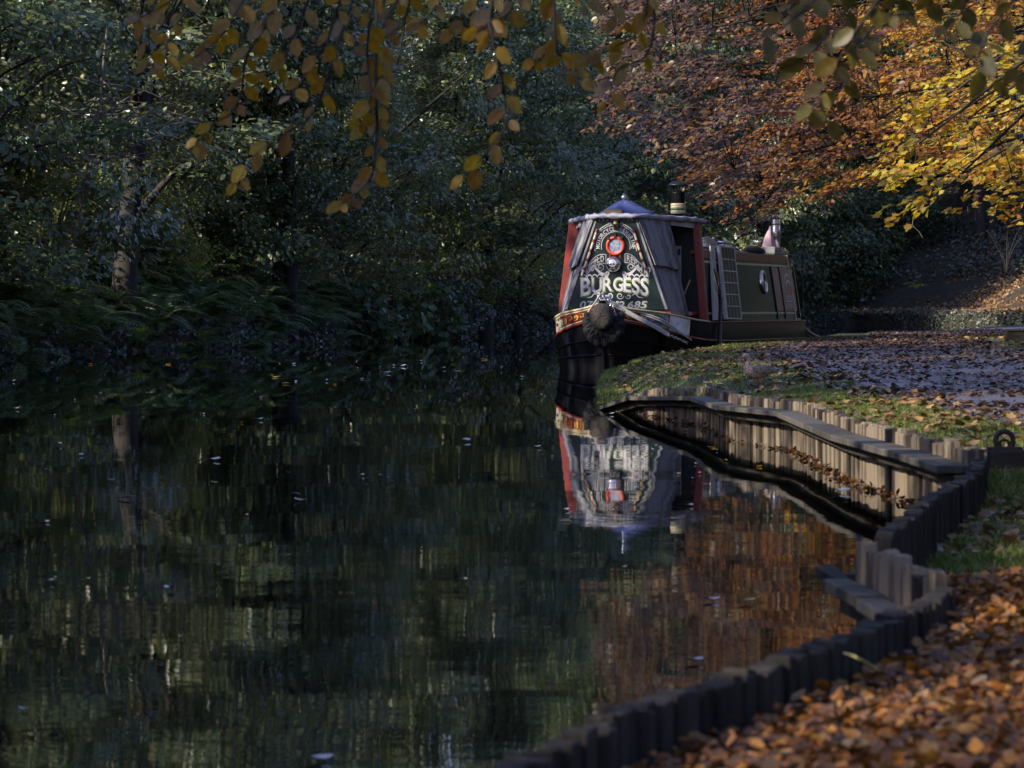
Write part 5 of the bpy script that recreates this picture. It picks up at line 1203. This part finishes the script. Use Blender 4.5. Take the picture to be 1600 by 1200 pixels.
def over_tree(name, label, foot, poly, n, Yr, L, mats, wl, tpl, per, seed, hub_h, turn=None):
    """a big tree whose crown fills a volume: sprays on branches that leave the trunk"""
    random.seed(seed); root = empty(name, foot); tag(root, label, 'tree'); f = Vector(foot); sp_, ends, which = [], [], []
    xs, ys_ = [p[0] for p in poly], [p[1] for p in poly]
    while len(sp_) < n:
        px, py = random.uniform(min(xs), max(xs)), random.uniform(min(ys_), max(ys_))
        if not poly_in(px, py, poly): continue
        p = deep(px, py, random.uniform(*Yr)) - f; d = Vector((p.x, p.y, 0)).normalized() + Vector((random.uniform(-.6, .6), random.uniform(-.6, .6), random.uniform(-.45, .15)))
        sp_.append((p, d, 0)); ends.append(p); which.append(0 if turn is None else int(np.clip(turn(p) + random.gauss(0, .35), 0, len(mats) - 1)))
    for w_ in range(len(mats)):
        s_ = [q for q, i in zip(sp_, which) if i == w_]
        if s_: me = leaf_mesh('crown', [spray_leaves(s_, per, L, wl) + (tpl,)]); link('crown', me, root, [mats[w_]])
    m = MB(); m.smooth = True; P = spline([(0, 0, -.5), (.1, 0, hub_h * .4), (-.1, .1, hub_h), (0, 0, hub_h * 1.9)], 5); m.tube([Vector(p) for p in P], list(np.linspace(.42, .12, len(P))), 12); m.build('trunk', M_BARK, root)
    m = MB(); m.smooth = True; hubs = []
    for k in range(26):
        t = random.choice(ends); b = Vector((0, 0, hub_h * random.uniform(.5, 1.5)))
        P = spline([b, b.lerp(t, .4) + Vector((0, 0, .9)), b.lerp(t, .75) + Vector((0, 0, .5)), t], 5); m.tube([Vector(p) for p in P], list(np.linspace(.07, .010, len(P))), 6, cap=False); hubs += [Vector(p) for p in P[6:]]
    for e in ends[::2]:
        h = min(hubs, key=lambda q: (q - e).length_squared)
        if (h - e).length < 2.2: m.tube([h, h.lerp(e, .5) + Vector((0, 0, .06)), e], [.010, .007, .004], 4, cap=False)
    m.build('branch', M_BARK, root)
    return root
PB_ = [(985, -170), (950, -60), (985, 60), (975, 130), (945, 180), (985, 205), (1040, 195), (1085, 240), (1110, 290), (1140, 322), (1185, 322), (1215, 345), (1245, 300), (1300, 300), (1345, 288), (1400, 285), (1440, 250), (1500, 250), (1600, 300), (1640, 300), (1700, -230), (1300, -260)]
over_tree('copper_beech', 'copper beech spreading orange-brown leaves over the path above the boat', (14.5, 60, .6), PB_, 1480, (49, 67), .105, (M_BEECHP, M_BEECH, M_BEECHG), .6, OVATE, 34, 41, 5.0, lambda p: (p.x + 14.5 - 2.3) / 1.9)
PM_ = [(1420, 225), (1450, 150), (1500, 110), (1560, 60), (1680, 20), (1700, 330), (1625, 345), (1585, 330), (1560, 300), (1535, 335), (1500, 322), (1480, 300), (1430, 330), (1432, 300), (1415, 275)]
over_tree('yellow_maple', 'maple with glowing yellow leaves at the edge of the copper beech', (12.0, 44, .5), PM_, 150, (42, 54), .115, (M_MAPLEY, M_BEECHG), .8, MAPLE, 13, 42, 4.2, lambda p: random.choice((0, 0, 1.2)))

# ---- the beech overhead: hanging sprays of large leaves near the camera
TW = [  # twig lines in photo pixels at a distance: (distance, kind, [(x, y), ...])
    (10.5, 0, [(262, -60), (240, 10), (232, 60), (240, 108)]), (10.8, 0, [(350, -60), (300, 5), (262, 60), (258, 100)]), (10.2, 0, [(400, -60), (362, 30), (330, 70), (300, 92)]),
    (10.0, 0, [(455, -60), (420, 30), (385, 90), (378, 140), (360, 178), (338, 190), (308, 222)]), (10.4, 0, [(500, -70), (465, 40), (440, 95), (410, 120)]), (9.8, 0, [(545, -60), (512, 60), (480, 110), (456, 150)]),
    (10.0, 0, [(600, -70), (580, 20), (574, 90), (580, 150), (560, 190)]), (10.3, 0, [(560, -60), (520, 90), (490, 175), (452, 205), (400, 240), (372, 285)]), (10.6, 0, [(640, -60), (592, 60), (590, 130), (570, 200)]),
    (10.2, 0, [(588, 150), (590, 200), (586, 250), (575, 285), (532, 320)]), (10.7, 0, [(480, -60), (430, 10), (405, 45)]), (10.1, 0, [(300, -50), (275, -5), (215, 30)]),
    (9.8, 0, [(700, -60), (680, 10), (655, 38)]), (9.6, 0, [(775, -60), (765, 25), (770, 60), (782, 110), (788, 150), (790, 195), (765, 232), (728, 275)]), (9.9, 0, [(760, -50), (735, 20), (715, 45)]),
    (9.7, 0, [(820, -60), (800, 10), (782, 30), (745, 50)]), (10.2, 0, [(866, -60), (864, 20), (868, 60), (850, 85), (836, 95)]), (10.1, 0, [(868, 60), (890, 90), (905, 125)]), (10.0, 0, [(930, -60), (955, 10), (975, 40)]),
    (10.3, 0, [(1010, 20), (955, 75), (925, 90)]), (10.3, 0, [(1020, 60), (965, 110), (950, 160)]), (10.0, 0, [(905, -50), (920, 10)]), (10.4, 0, [(640, -40), (632, 30), (600, 60)]),
    (8.6, 1, [(1330, -80), (1250, 20), (1195, 58)]), (8.4, 1, [(1380, -80), (1310, 30), (1270, 80), (1252, 100)]), (8.2, 1, [(1400, -80), (1330, 60), (1295, 120), (1268, 170)]), (8.5, 1, [(1420, -60), (1365, 40), (1335, 85), (1290, 190)]),
    (8.4, 1, [(1480, -80), (1440, 10), (1390, 25)]), (8.3, 1, [(1540, -80), (1500, 20), (1478, 50)]), (8.2, 1, [(1600, -60), (1545, 50), (1530, 90), (1548, 125)]), (8.6, 1, [(1660, -40), (1620, 60), (1592, 115)]), (8.7, 1, [(1300, -60), (1245, 0), (1220, 30)]),
]
random.seed(77); foot = Vector((3.6, 10.5, .18)); root = empty('overhanging_beech', foot); tag(root, 'beech hanging large brown and olive leaves from twigs across the top of the view', 'tree')
m = MB(); m.smooth = True; P = spline([(0, 0, -.4), (-.05, 0, 1.5), (-.3, -.1, 3.2), (-.2, 0, 6), (.1, .1, 9)], 5); m.tube([Vector(p) for p in P], list(np.linspace(.36, .14, len(P))), 14); m.build('trunk', M_BARK, root)
m = MB(); m.smooth = True
BR = [spline([(-.2, 0, 2.6), (-1.6, -.3, 2.75), (-3.0, -.4, 2.45), (-4.4, -.2, 2.3), (-5.2, 0, 2.15)], 6), spline([(-.2, -.1, 2.9), (-1.2, -1.4, 2.7), (-2.2, -2.0, 2.45), (-3.0, -2.2, 2.3)], 6)]
for B_, r in zip(BR, (.06, .045)): m.tube([Vector(p) for p in B_], list(np.linspace(r, .012, len(B_))), 8)
pts_b = [Vector(p) for B_ in BR for p in B_]
m.build('limb', M_BARK, root)
for d_, kind, line in TW:
    W3 = [deep(px, py, d_ + random.uniform(-.15, .15)) - foot for px, py in line]; st = min(pts_b, key=lambda q: (q - W3[0]).length_squared)
    P = [Vector(p) for p in spline([st, st.lerp(W3[0], .6) + Vector((0, 0, .06))] + W3, 7)]
    m = MB(); m.smooth = True; m.tube(P, list(np.linspace(.006, .0018, len(P))), 5); tw = m.build('twig', M_BARK, root)
    LP, LD, LN, LL = [], [], [], []; acc = 0; sd = 1; i0 = 12
    for i in range(i0, len(P)):
        acc += (P[i] - P[i - 1]).length
        if acc > .036 or i == len(P) - 1:
            acc = 0; sd = -sd; t = (P[i] - P[i - 1]).normalized(); lat = Vector((sd, random.uniform(-.6, .6), 0)).normalized()
            d = t * .75 + lat * random.uniform(.35, .9) + Vector((0, 0, -.35)); LP.append(P[i] + lat * .008); LD.append(d); LL.append(random.uniform(.042, .072))
            LN.append(Vector((random.uniform(-.9, .9), -1.0, random.uniform(-.4, .7))))
    LL = np.array(LL)
    me = leaf_mesh('foliage', [(np.array([tuple(p) for p in LP]), np.array([tuple(p) for p in LD]), np.array([tuple(p) for p in LN]), LL, LL * np.array([random.uniform(.5, .68) for _ in LL]), BEECH)], uv=True)
    link('foliage', me, root, [M_FOREG if kind else M_FORE])
# its crown far overhead, out of the picture, shades the leaf drift
random.seed(5); cc = np.array([(random.uniform(-4.5, 3), random.uniform(-6, 5), random.uniform(4.2, 9)) for _ in range(70)])
pr = clump_leaves(cc, .8, 9000, .16); K = keep_shade(pr[0] + np.array(foot)); me = leaf_mesh('crown', [tuple(a[K] for a in pr) + (OVATE,)]); link('crown', me, root, [M_FORE])

# ---- unseen row of trees added on the near stretch of the far bank (beside and behind the camera): they keep the canal in shade, crowns cut open toward the gaps
for k in range(15):
    random.seed(200 + k); y = -28 + k * 6.2 + random.uniform(-1, 1); x = -13.2 - 2.6 * (k % 2) + random.uniform(-.6, .6); h = random.uniform(12.5, 15)
    cc = []
    for _ in range(60):
        d = Vector((random.gauss(0, 1), random.gauss(0, 1), random.gauss(0, 1))).normalized() * random.uniform(.3, 1) ** .5; cc.append((d.x * 3.3, d.y * 3.6, .8 + (h - .8) / 2 + d.z * (h - 1.2) / 2))
    pr = clump_leaves(cc, .9, 5200 if y < 36 else 3400, .33, .6); K = keep_shade(pr[0] + np.array([x, y, .4]))
    me = leaf_mesh('crown', [tuple(a[K] for a in pr) + (OVATE,)]); r = empty('shade_tree', (x, y, .4)); tag(r, 'unseen tall tree added on the opposite bank to shade the canal', 'tree', 'unseen shade trees added on the opposite bank'); link('crown', me, r, [M_LDARK])
    m = MB(); m.smooth = True; m.tube([Vector((0, 0, -.5)), Vector((.1, 0, h * .3)), Vector((0, .1, h * .8))], [.28, .2, .05], 9); m.build('trunk', M_BARK, r)

for k in range(26):                                                              # and the wood on the path side, beyond the frame's edge
    y = 14 + k * 6.2; x = y / 7 + 5.0 + (k % 3) * 2.6; plant_tree((T1, T3, T2, T5)[k % 4], 'pathside_tree', 'tall dark tree in the wood beside the towpath', x, y, .2, k * 1.3, 1.0, group='trees in the wood beside the towpath')
# ================================================================ GROUND COVER
def scatter(n, y0, y1, o0, o1, power=1.0):
    Y = rng.uniform(y0, y1, n); o = o0 + (o1 - o0) * rng.random(n) ** power; X = edge_x(Y) + o
    return X, Y
def in_path(X, Y, m=1.0): return np.abs(X - path_c(Y)) < path_w(Y) * m
def visible(X, Y, m=.08): return (X / Y < .143 + m / Y * 4) & (X / Y > -.15)
def nz(X, Y, s, ph=0): return (np.sin(X * s + 1.3 * np.sin(Y * s * .7 + ph)) + np.sin(Y * s * 1.1 + 1.7 * np.sin(X * s * .9 + ph)) + np.sin((X + Y) * s * 2.3 + ph) * .5) / 2.5
Vg = []
for n, y0, y1, o0, o1, h, w_, keepf in (
        (34000, 15.0, 24.5, .05, .62, .042, .0045, lambda X, Y: nz(X, Y, 3) > -.35 - .5 * (Y > 17)),
        (95000, 22.0, 50.0, .01, 2.6, .036, .006, lambda X, Y: (nz(X, Y, 1.7, 1) > -.7) & ~in_path(X, Y, .95)),
        (9000, 26.0, 46.0, -.04, .12, .075, .007, lambda X, Y: nz(X, Y, 4) > -.6),
        (60000, 9.2, 14.3, .03, 1.7, .05, .005, lambda X, Y: nz(X, Y, 2.2, 2) > -.75),
        (12000, 40.0, 70.0, 2.0, 7.0, .06, .010, lambda X, Y: (nz(X, Y, .8, 3) > .1) & ~in_path(X, Y, .9)),
        (7000, 24.0, 40.0, 1.5, 5.5, .06, .007, lambda X, Y: (X > path_c(Y) + path_w(Y) * .75) & (nz(X, Y, 1.1, 5) > .0)),
        (16000, 46.0, 62.0, .05, 1.0, .055, .009, lambda X, Y: nz(X, Y, 2, 4) > -.7)):
    X, Y = scatter(n, y0, y1, o0, o1); k = keepf(X, Y) & visible(X, Y); X, Y = X[k], Y[k]
    P = np.stack([X, Y, ground_z(X, Y) - .004], 1); Vg.append(blades(P, h * rng.uniform(.45, 1.25, len(P)), w_, .9))
o = link('grass', blade_mesh('grass', np.concatenate(Vg), M_GRASS)); tag(o, 'short green grass along the bank and path edges', 'grass', kind='stuff')
def litter(n, y0, y1, o0, o1, L, lift, tilt, keepf, shapes):
    X, Y = scatter(n, y0, y1, o0, o1); k = keepf(X, Y) & visible(X, Y, .2); X, Y = X[k], Y[k]; n = len(X); out = []
    Z = ground_z(X, Y) + .016 + rng.random(n) ** 1.5 * lift; a = rng.uniform(0, 2 * PI, n); D = np.stack([np.cos(a), np.sin(a), rng.normal(0, tilt * .6, n)], 1)
    Nn = rng.normal(0, tilt, (n, 3)); Nn[:, 2] = 1; l = L * rng.uniform(.55, 1.3, n); g = rng.integers(0, len(shapes), n); P = np.stack([X, Y, Z], 1)
    for i, (tpl, wl) in enumerate(shapes): q = g == i; out.append((P[q], D[q], Nn[q], l[q], l[q] * wl * rng.uniform(.8, 1.1, q.sum()), tpl))
    return out
SH_ = [(CURLS[0], .62), (CURLS[1], .7), (CURLS[2], .6), (CURLS[3], .75), (OAK, .85), (MAPLE, .9)]
pts = litter(66000, 3.6, 9.15, .05, 2.2, .028, .05, .6, lambda X, Y: np.ones(len(X), bool), SH_)
o = link('fallen_leaves', leaf_mesh('fallen_leaves', pts, uv=True), None, [M_LITTER]); tag(o, 'thick drift of orange fallen leaves behind the dark piling', 'fallen leaves', kind='stuff')
pts = litter(44000, 15, 80, .7, 7.5, .062, .012, .35, lambda X, Y: in_path(X, Y, 1.2) & (nz(X, Y, 1.3, 2) + .7 * nz(X, Y, 4.1, 5) > -.7), SH_[:4])
o = link('wet_leaves', leaf_mesh('wet_leaves', pts), None, [M_LITTERD]); tag(o, 'dark wet leaves trodden into the path', 'fallen leaves', kind='stuff')
pts = litter(2600, 9.2, 14.3, .02, 1.7, .05, .01, .4, lambda X, Y: nz(X, Y, 2, 7) > -.2, SH_) + litter(900, 14.6, 22, .03, .9, .058, .012, .45, lambda X, Y: nz(X, Y, 3, 1) > -.3, SH_) + litter(5200, 22, 52, .05, 3.2, .06, .012, .4, lambda X, Y: (nz(X, Y, 1.1, 8) > -.1) & ~in_path(X, Y, .8), SH_) + litter(7000, 40, 110, 2, 12, .075, .012, .4, lambda X, Y: nz(X, Y, .8, 4) > -.4, SH_[:4])
o = link('scattered_leaves', leaf_mesh('scattered_leaves', pts), None, [M_LITTERM]); tag(o, 'brown and yellow leaves scattered over the grass', 'fallen leaves', kind='stuff')
# leaf litter and moss on the slope beyond the bend, ground ivy on the wooded bank
def far_cover(n, s0, s1, o0, o1, L, tilt, lift, face=.4):
    s = rng.uniform(s0, s1, n); of = o0 + (o1 - o0) * rng.random(n); P = np.array([(*far_at(a, b2), far_z(b2, a)) for a, b2 in zip(s, of)]); return dress(P, L, tilt, lift, face)
def slope_cover(n, o0, o1, L, tilt, lift, face=1.0, x0=6, x1=36):
    X = rng.uniform(x0, x1, n); Y = bend_y(X) + rng.uniform(o0, o1, n)
    k = (nz(X, Y, .9, 2) + .6 * nz(X, Y, 2.3, 1) > -.55) | (o1 < .2); X, Y = X[k], Y[k]
    P = np.array([(a, b2, bank_z(a, b2)) for a, b2 in zip(X, Y)]); return dress(P, L, tilt, lift, face)
def corner_cover(n, r0, r1, L, tilt, lift, face=.9):
    a = np.radians(rng.uniform(-35, 115, n)); r = np.sqrt(rng.uniform(r0 ** 2, r1 ** 2, n)); X, Y = 20.5 + r * np.sin(a), 187 + r * np.cos(a)
    P = np.array([(x, y, bank_z(x, y)) for x, y in zip(X, Y)]); return dress(P, L, tilt, lift, face)
def dress(P, L, tilt, lift, face):
    n = len(P); P[:, 2] += rng.random(n) ** 1.5 * lift + .03
    D = rng.normal(0, 1, (n, 3)); D[:, 2] = D[:, 2] * .5 - .3; Nn = rng.normal(0, tilt, (n, 3)); Nn[:, 2] += 1; Nn[:, 1] -= face; l = L * rng.uniform(.6, 1.3, n); return P, D, Nn, l, l * .7, OVATE
o = link('slope_leaves', leaf_mesh('slope_leaves', [slope_cover(12000, .2, 13, .15, .5, .06, .7), far_cover(20000, far_s(17, 190), far_s(36, 156), .2, 9, .16, .5, .07, .9), corner_cover(14000, 3, 15, .17, .5, .1)]), None, [M_LITTERM]); tag(o, 'brown leaf litter covering the slope beyond the bend', 'leaf litter', kind='stuff')
o = link('ground_ivy', leaf_mesh('ground_ivy', [slope_cover(26000, -.06, .14, .13, .7, .05, 1.5), slope_cover(9000, .1, 1.2, .14, .8, .1), slope_cover(26000, 4, 19, .22, .6, .8, 1.0, 6, 20), far_cover(26000, far_s(19.5, 190), far_s(34, 158), 5.0, 16, .22, .6, .7, 1.0), corner_cover(16000, 7.5, 19, .22, .6, .7), far_cover(36000, far_s(-9.6, 44), S_TURN, -.08, .7, .13, .8, .3, 1.2), far_cover(30000, far_s(-9.6, 44), S_TURN, .6, 5, .15, .8, .4, .9)]), None, [M_BRAMBLE]); tag(o, 'low dark ivy and moss over the far banks', 'ivy', kind='stuff')
# leaves caught along the foot of the lit piling
X, Y = [], []
pp = along([(.86, 30.3, 0), (1.08, 28.8, 0), (1.40, 26.0, 0), (1.44, 23.2, 0), (1.70, 21.6, 0), (1.69, 19.5, 0), (1.68, 17.8, 0), (1.76, 15.8, 0), (1.81, 14.5, 0)], .012)
P = np.array([(q[0] - abs(random.gauss(0, .022)), q[1], random.uniform(0, .018)) for q, t in pp if random.random() < (.6 if q[1] < 22 else .25)]); n = len(P); Nn = rng.normal(0, .5, (n, 3)); Nn[:, 2] += .8
o = link('drifted_leaves', leaf_mesh('drifted_leaves', [(P, rng.normal(0, 1, (n, 3)) * np.array([1, 1, .5]), Nn, rng.uniform(.02, .042, n), np.full(n, .02), OVATE)]), None, [M_LITTER]); tag(o, 'line of leaves caught on the water at the foot of the pale piling', 'fallen leaves', kind='stuff')
# ---- single leaves afloat on the water
FL = [(85, 697), (60, 817), (180, 780), (65, 912), (285, 998), (262, 922), (600, 745), (470, 775), (545, 693), (640, 660), (890, 868), (965, 890), (1155, 942), (1215, 910), (1095, 940), (730, 908), (1100, 1035), (45, 1112), (475, 1190), (1205, 693),
      (1052, 660), (1075, 673), (960, 648), (955, 655), (1345, 745), (410, 622), (380, 617), (260, 570), (145, 570), (25, 597), (30, 640), (130, 712), (75, 735), (330, 755), (180, 752), (395, 657), (345, 720), (510, 570), (540, 592), (560, 576), (615, 572), (660, 565), (690, 577), (760, 562),
      (790, 574), (765, 580), (860, 577), (705, 570), (495, 556), (620, 573), (735, 690), (605, 750), (915, 738), (875, 815), (1140, 690), (1025, 705), (990, 760), (1300, 700), (1330, 770), (845, 700), (430, 590), (440, 600), (300, 628), (92, 650), (220, 640), (640, 640), (575, 655), (460, 783), (820, 590), (1110, 700)]
random.seed(12); FL += [(random.uniform(380, 865), 553 + 60 * random.random() ** 1.6) for _ in range(70)] + [(random.uniform(20, 400), random.uniform(575, 700)) for _ in range(22)] + [(random.uniform(1000, 1380), random.uniform(690, 800)) for _ in range(18)] + [(random.uniform(300, 1000), random.uniform(640, 900)) for _ in range(22)]
NFL = 79
FLM = []
for k, (tpl, wl, mat) in enumerate(((OAK, .6, M_LITTER), (CURLS[0], .55, M_LITTERM), (MAPLE, .9, M_MAPLEY), (CURLS[2], .5, paint('pale_floating_leaf', (.40, .38, .38), (.24, .23, .25), rough=.4, scale=(30, 30, 30), bump=.2)))):
    a = np.array([[0., 0, 0]]); me = leaf_mesh('leaf', [(a, np.array([[1., 0, .0]]), np.array([[0, 0, 1.]]), np.array([.085]), np.array([.085 * wl]), tpl)]); me.materials.append(mat); FLM.append(me)
LABS = ['lobed orange-brown leaf afloat on the dark water', 'curled brown leaf afloat on the dark water', 'yellow maple leaf afloat on the dark water', 'pale curled leaf afloat on the dark water']
random.seed(9)
for i_, (px, py) in enumerate(FL):
    q = at(px, py, 0)
    if -.05 < edge_x(q.y) - q.x < .12 or q.x > edge_x(q.y): continue
    k = random.choice((0, 1, 2, 3, 3, 3, 3, 3)); o = bpy.data.objects.new('floating_leaf', FLM[k]); C.objects.link(o)
    o.location = (q.x, q.y, .006); o.rotation_euler = (random.uniform(-.1, .1), random.uniform(-.1, .1), random.uniform(0, 6.28)); s = random.uniform(.7, 1.5) * (.45 if i_ > NFL else 1) * (1.25 if py < 600 else .85 if py < 800 else .5); o.scale = (s, s, s)
    tag(o, LABS[k], 'leaf', 'leaves floating on the canal')
# one long dry grass stalk over the leaf drift
P = spline([at(1318, 1020, .24), at(1340, 1028, .25), at(1372, 1048, .2)], 6); m = MB(); m.smooth = True; m.tube([Vector(p) for p in P], list(np.linspace(.0015, .0035, len(P))), 6); o = m.build('dry_stalk', paint('straw', (.40, .36, .12), bump=0)); tag(o, 'pale dry stalk poking up out of the orange leaf drift', 'stalk')

# ================================================================ THE DUCK
q = at(1182, 597, .3); duck = empty('duck', (q.x, q.y, float(ground_z(q.x, q.y)) + .006), 0.18); DS = .262 / .40; duck.scale = (DS, DS, DS); tag(duck, 'brown speckled female duck standing in the grass at the path edge', 'duck')
def feather(name, a, b2, c, sc_):
    m, nt, p, o = newmat(name); v = coords(nt, sc_); n = N(nt, 'ShaderNodeTexVoronoi', Scale=1.0); nt.links.new(v, n.inputs['Vector']); n2 = N(nt, 'ShaderNodeTexNoise', Scale=1.6, Detail=4.0); nt.links.new(v, n2.inputs['Vector'])
    ad = N(nt, 'ShaderNodeMath', operation='MULTIPLY_ADD'); nt.links.new(n2.outputs['Fac'], ad.inputs[0]); ad.inputs[1].default_value = .5; nt.links.new(n.outputs['Distance'], ad.inputs[2])
    nt.links.new(ramp(nt, ad.outputs[0], [(.35, c), (.62, b2), (.85, a)]), p.inputs['Base Color']); p.inputs['Roughness'].default_value = .7
    bp_ = N(nt, 'ShaderNodeBump', Strength=.3, Distance=.006); nt.links.new(ad.outputs[0], bp_.inputs['Height']); nt.links.new(bp_.outputs[0], p.inputs['Normal']); return m
M_BREAST = feather('breast_feather', (.52, .38, .26), (.38, .26, .17), (.13, .085, .055), (38, 60, 60)); M_WING = feather('wing_feather', (.26, .18, .12), (.12, .085, .06), (.035, .026, .02), (22, 50, 40))
SPN = [(-.172, .318, .012, .012), (-.155, .327, .024, .024), (-.132, .334, .030, .031), (-.110, .326, .029, .031), (-.098, .300, .024, .026), (-.097, .270, .023, .025), (-.103, .238, .031, .034), (-.100, .200, .050, .052), (-.075, .165, .070, .070), (-.030, .150, .083, .080), (.03, .145, .082, .078), (.09, .148, .068, .062), (.145, .155, .046, .040), (.19, .160, .030, .020), (.225, .160, .020, .007)]
S_ = spline(SPN, 5); m = MB(); m.smooth = True; rings = []
for i, p in enumerate(S_):
    a, b2 = S_[max(i - 1, 0)], S_[min(i + 1, len(S_) - 1)]; t = Vector((b2[0] - a[0], 0, b2[1] - a[1])).normalized(); nn = Vector((-t.z, 0, t.x))
    rings.append([Vector((p[0], 0, p[1])) + nn * (p[3] * math.sin(2 * PI * j / 18)) + Vector((0, p[2] * math.cos(2 * PI * j / 18), 0)) for j in range(18)])
m.loft(rings); m.build('body', M_BREAST, duck)
m = MB(); m.smooth = True; rings = []
for x, z, w_, h in ((-.16, .320, .016, .013), (-.185, .313, .013, .008), (-.21, .307, .014, .005), (-.228, .304, .010, .003)): rings.append([Vector((x, w_ * math.cos(a), z + h * math.sin(a))) for a in np.linspace(0, 2 * PI, 11)[:-1]])
m.loft(rings); m.build('bill', paint('duck_bill', (.40, .17, .03), (.22, .10, .03), rough=.4, bump=0, scale=(20, 20, 20)), duck)
for s in (-1, 1):
    m = MB(); m.smooth = True; m.lathe([(0, -.004), (.0055, 0), (0, .004)], (-.145, s * .0285, .336), 10, Matrix.Rotation(PI / 2, 3, 'X')); m.build('eye', M_BLACK, duck)
    m = MB(); m.smooth = True; rings = []
    for t in np.linspace(0, 1, 12):
        x = -.065 + .285 * t; zc = .175 - .015 * t + .012 * math.sin(PI * t); hh = .060 * math.sin(PI * min(1, .12 + t * .86)) ** .7 * (1 - .45 * t); yy = np.interp(x, [-.065, -.03, .05, .1, .16, .22], [.070, .086, .087, .072, .050, .022])
        rings.append([Vector((x, s * (yy + .006 - .035 * max(0, math.sin(a)) * hh / .06 + (.006 if abs(a) < 2 else 0)), zc + hh * math.sin(a) * .95)) for a in np.linspace(-PI / 2, PI / 2, 9)])
    m.loft(rings, cap=False, closed=False); wing = m.build('wing', M_WING, duck); 
    sm = wing.modifiers.new('thick', 'SOLIDIFY'); sm.thickness = .006
    m = MB(); m.add([(.085, s * .090, .172), (.125, s * .081, .166), (.140, s * .079, .182), (.10, s * .085, .188)], [(0, 1, 2, 3)]); m.build('speculum', paint('blue_speculum', (.02, .03, .22), rough=.3, bump=0), wing)
    m = MB(); m.add([(.055, s * .096, .180), (.082, s * .0905, .171), (.098, s * .0855, .189), (.092, s * .087, .192)], [(0, 1, 2, 3)]); m.build('wing_bar', M_WHITE, wing)
    m = MB(); m.smooth = True; m.tube([Vector((.02, s * .035, .085)), Vector((.025, s * .036, .045)), Vector((.015, s * .036, .006))], [.016, .008, .007], 8)
    m.smooth = False; m.add([(.02, s * .036, .012), (-.045, s * .036 - .026, .002), (-.052, s * .036, .002), (-.045, s * .036 + .026, .002)], [(0, 1, 2), (0, 2, 3)]); m.build('leg', paint('orange_leg', (.45, .14, .025), rough=.5, bump=0), duck)
m = MB(); m.smooth = True
for k in range(5): m.tube([Vector((.17, (k - 2) * .012, .155)), Vector((.25, (k - 2) * .017, .150 - abs(k - 2) * .004))], [.012, .004], 6)
m.build('tail', paint('pale_tail', (.38, .32, .24), (.16, .12, .08), rough=.7, scale=(40, 40, 40)), duck)
# ================================================================ CAMERA, SKY, SUN
cam = bpy.data.cameras.new('camera'); co = bpy.data.objects.new('camera', cam); C.objects.link(co)
co.location = (0, 0, EYE); co.rotation_euler = (PI / 2, 0, 0); cam.sensor_width = 36; cam.lens = F / 1600 * 36
cam.shift_y = -(600 - HOR) / 1600; cam.clip_start = .1; cam.clip_end = 2000
cam.dof.use_dof = True; cam.dof.focus_distance = 55; cam.dof.aperture_fstop = 14
sc.camera = co
w = bpy.data.worlds.new('World'); sc.world = w; w.use_nodes = True; nt = w.node_tree; bg = nt.nodes['Background']
sky = nt.nodes.new('ShaderNodeTexSky'); sky.sky_type = 'NISHITA'; sky.sun_disc = False; sky.sun_elevation = SUN_EL; sky.sun_rotation = math.atan2(SUN.x, SUN.y)
sky.air_density = 1.0; sky.dust_density = .6; sky.ozone_density = 1.5
tn = nt.nodes.new('ShaderNodeVectorMath'); tn.operation = 'MULTIPLY'; nt.links.new(sky.outputs[0], tn.inputs[0]); tn.inputs[1].default_value = (1.0, .90, 1.12); nt.links.new(tn.outputs[0], bg.inputs[0]); bg.inputs[1].default_value = .15
l = bpy.data.lights.new('sun', 'SUN'); l.energy = 4.7; l.angle = math.radians(.5); l.color = (1, .90, .74)
so = bpy.data.objects.new('sun', l); C.objects.link(so); so.rotation_euler = SUN.to_track_quat('Z', 'Y').to_euler(); so.location = (-20, -10, 30)
sc.view_settings.view_transform = 'Standard'; sc.view_settings.look = 'None'; sc.view_settings.exposure = 1.12; sc.view_settings.gamma = 1
cy = sc.cycles; cy.max_bounces = 6; cy.diffuse_bounces = 3; cy.glossy_bounces = 4; cy.transmission_bounces = 3; cy.transparent_max_bounces = 6
cy.use_denoising = True; cy.caustics_reflective = False; cy.caustics_refractive = False; cy.sample_clamp_indirect = 6
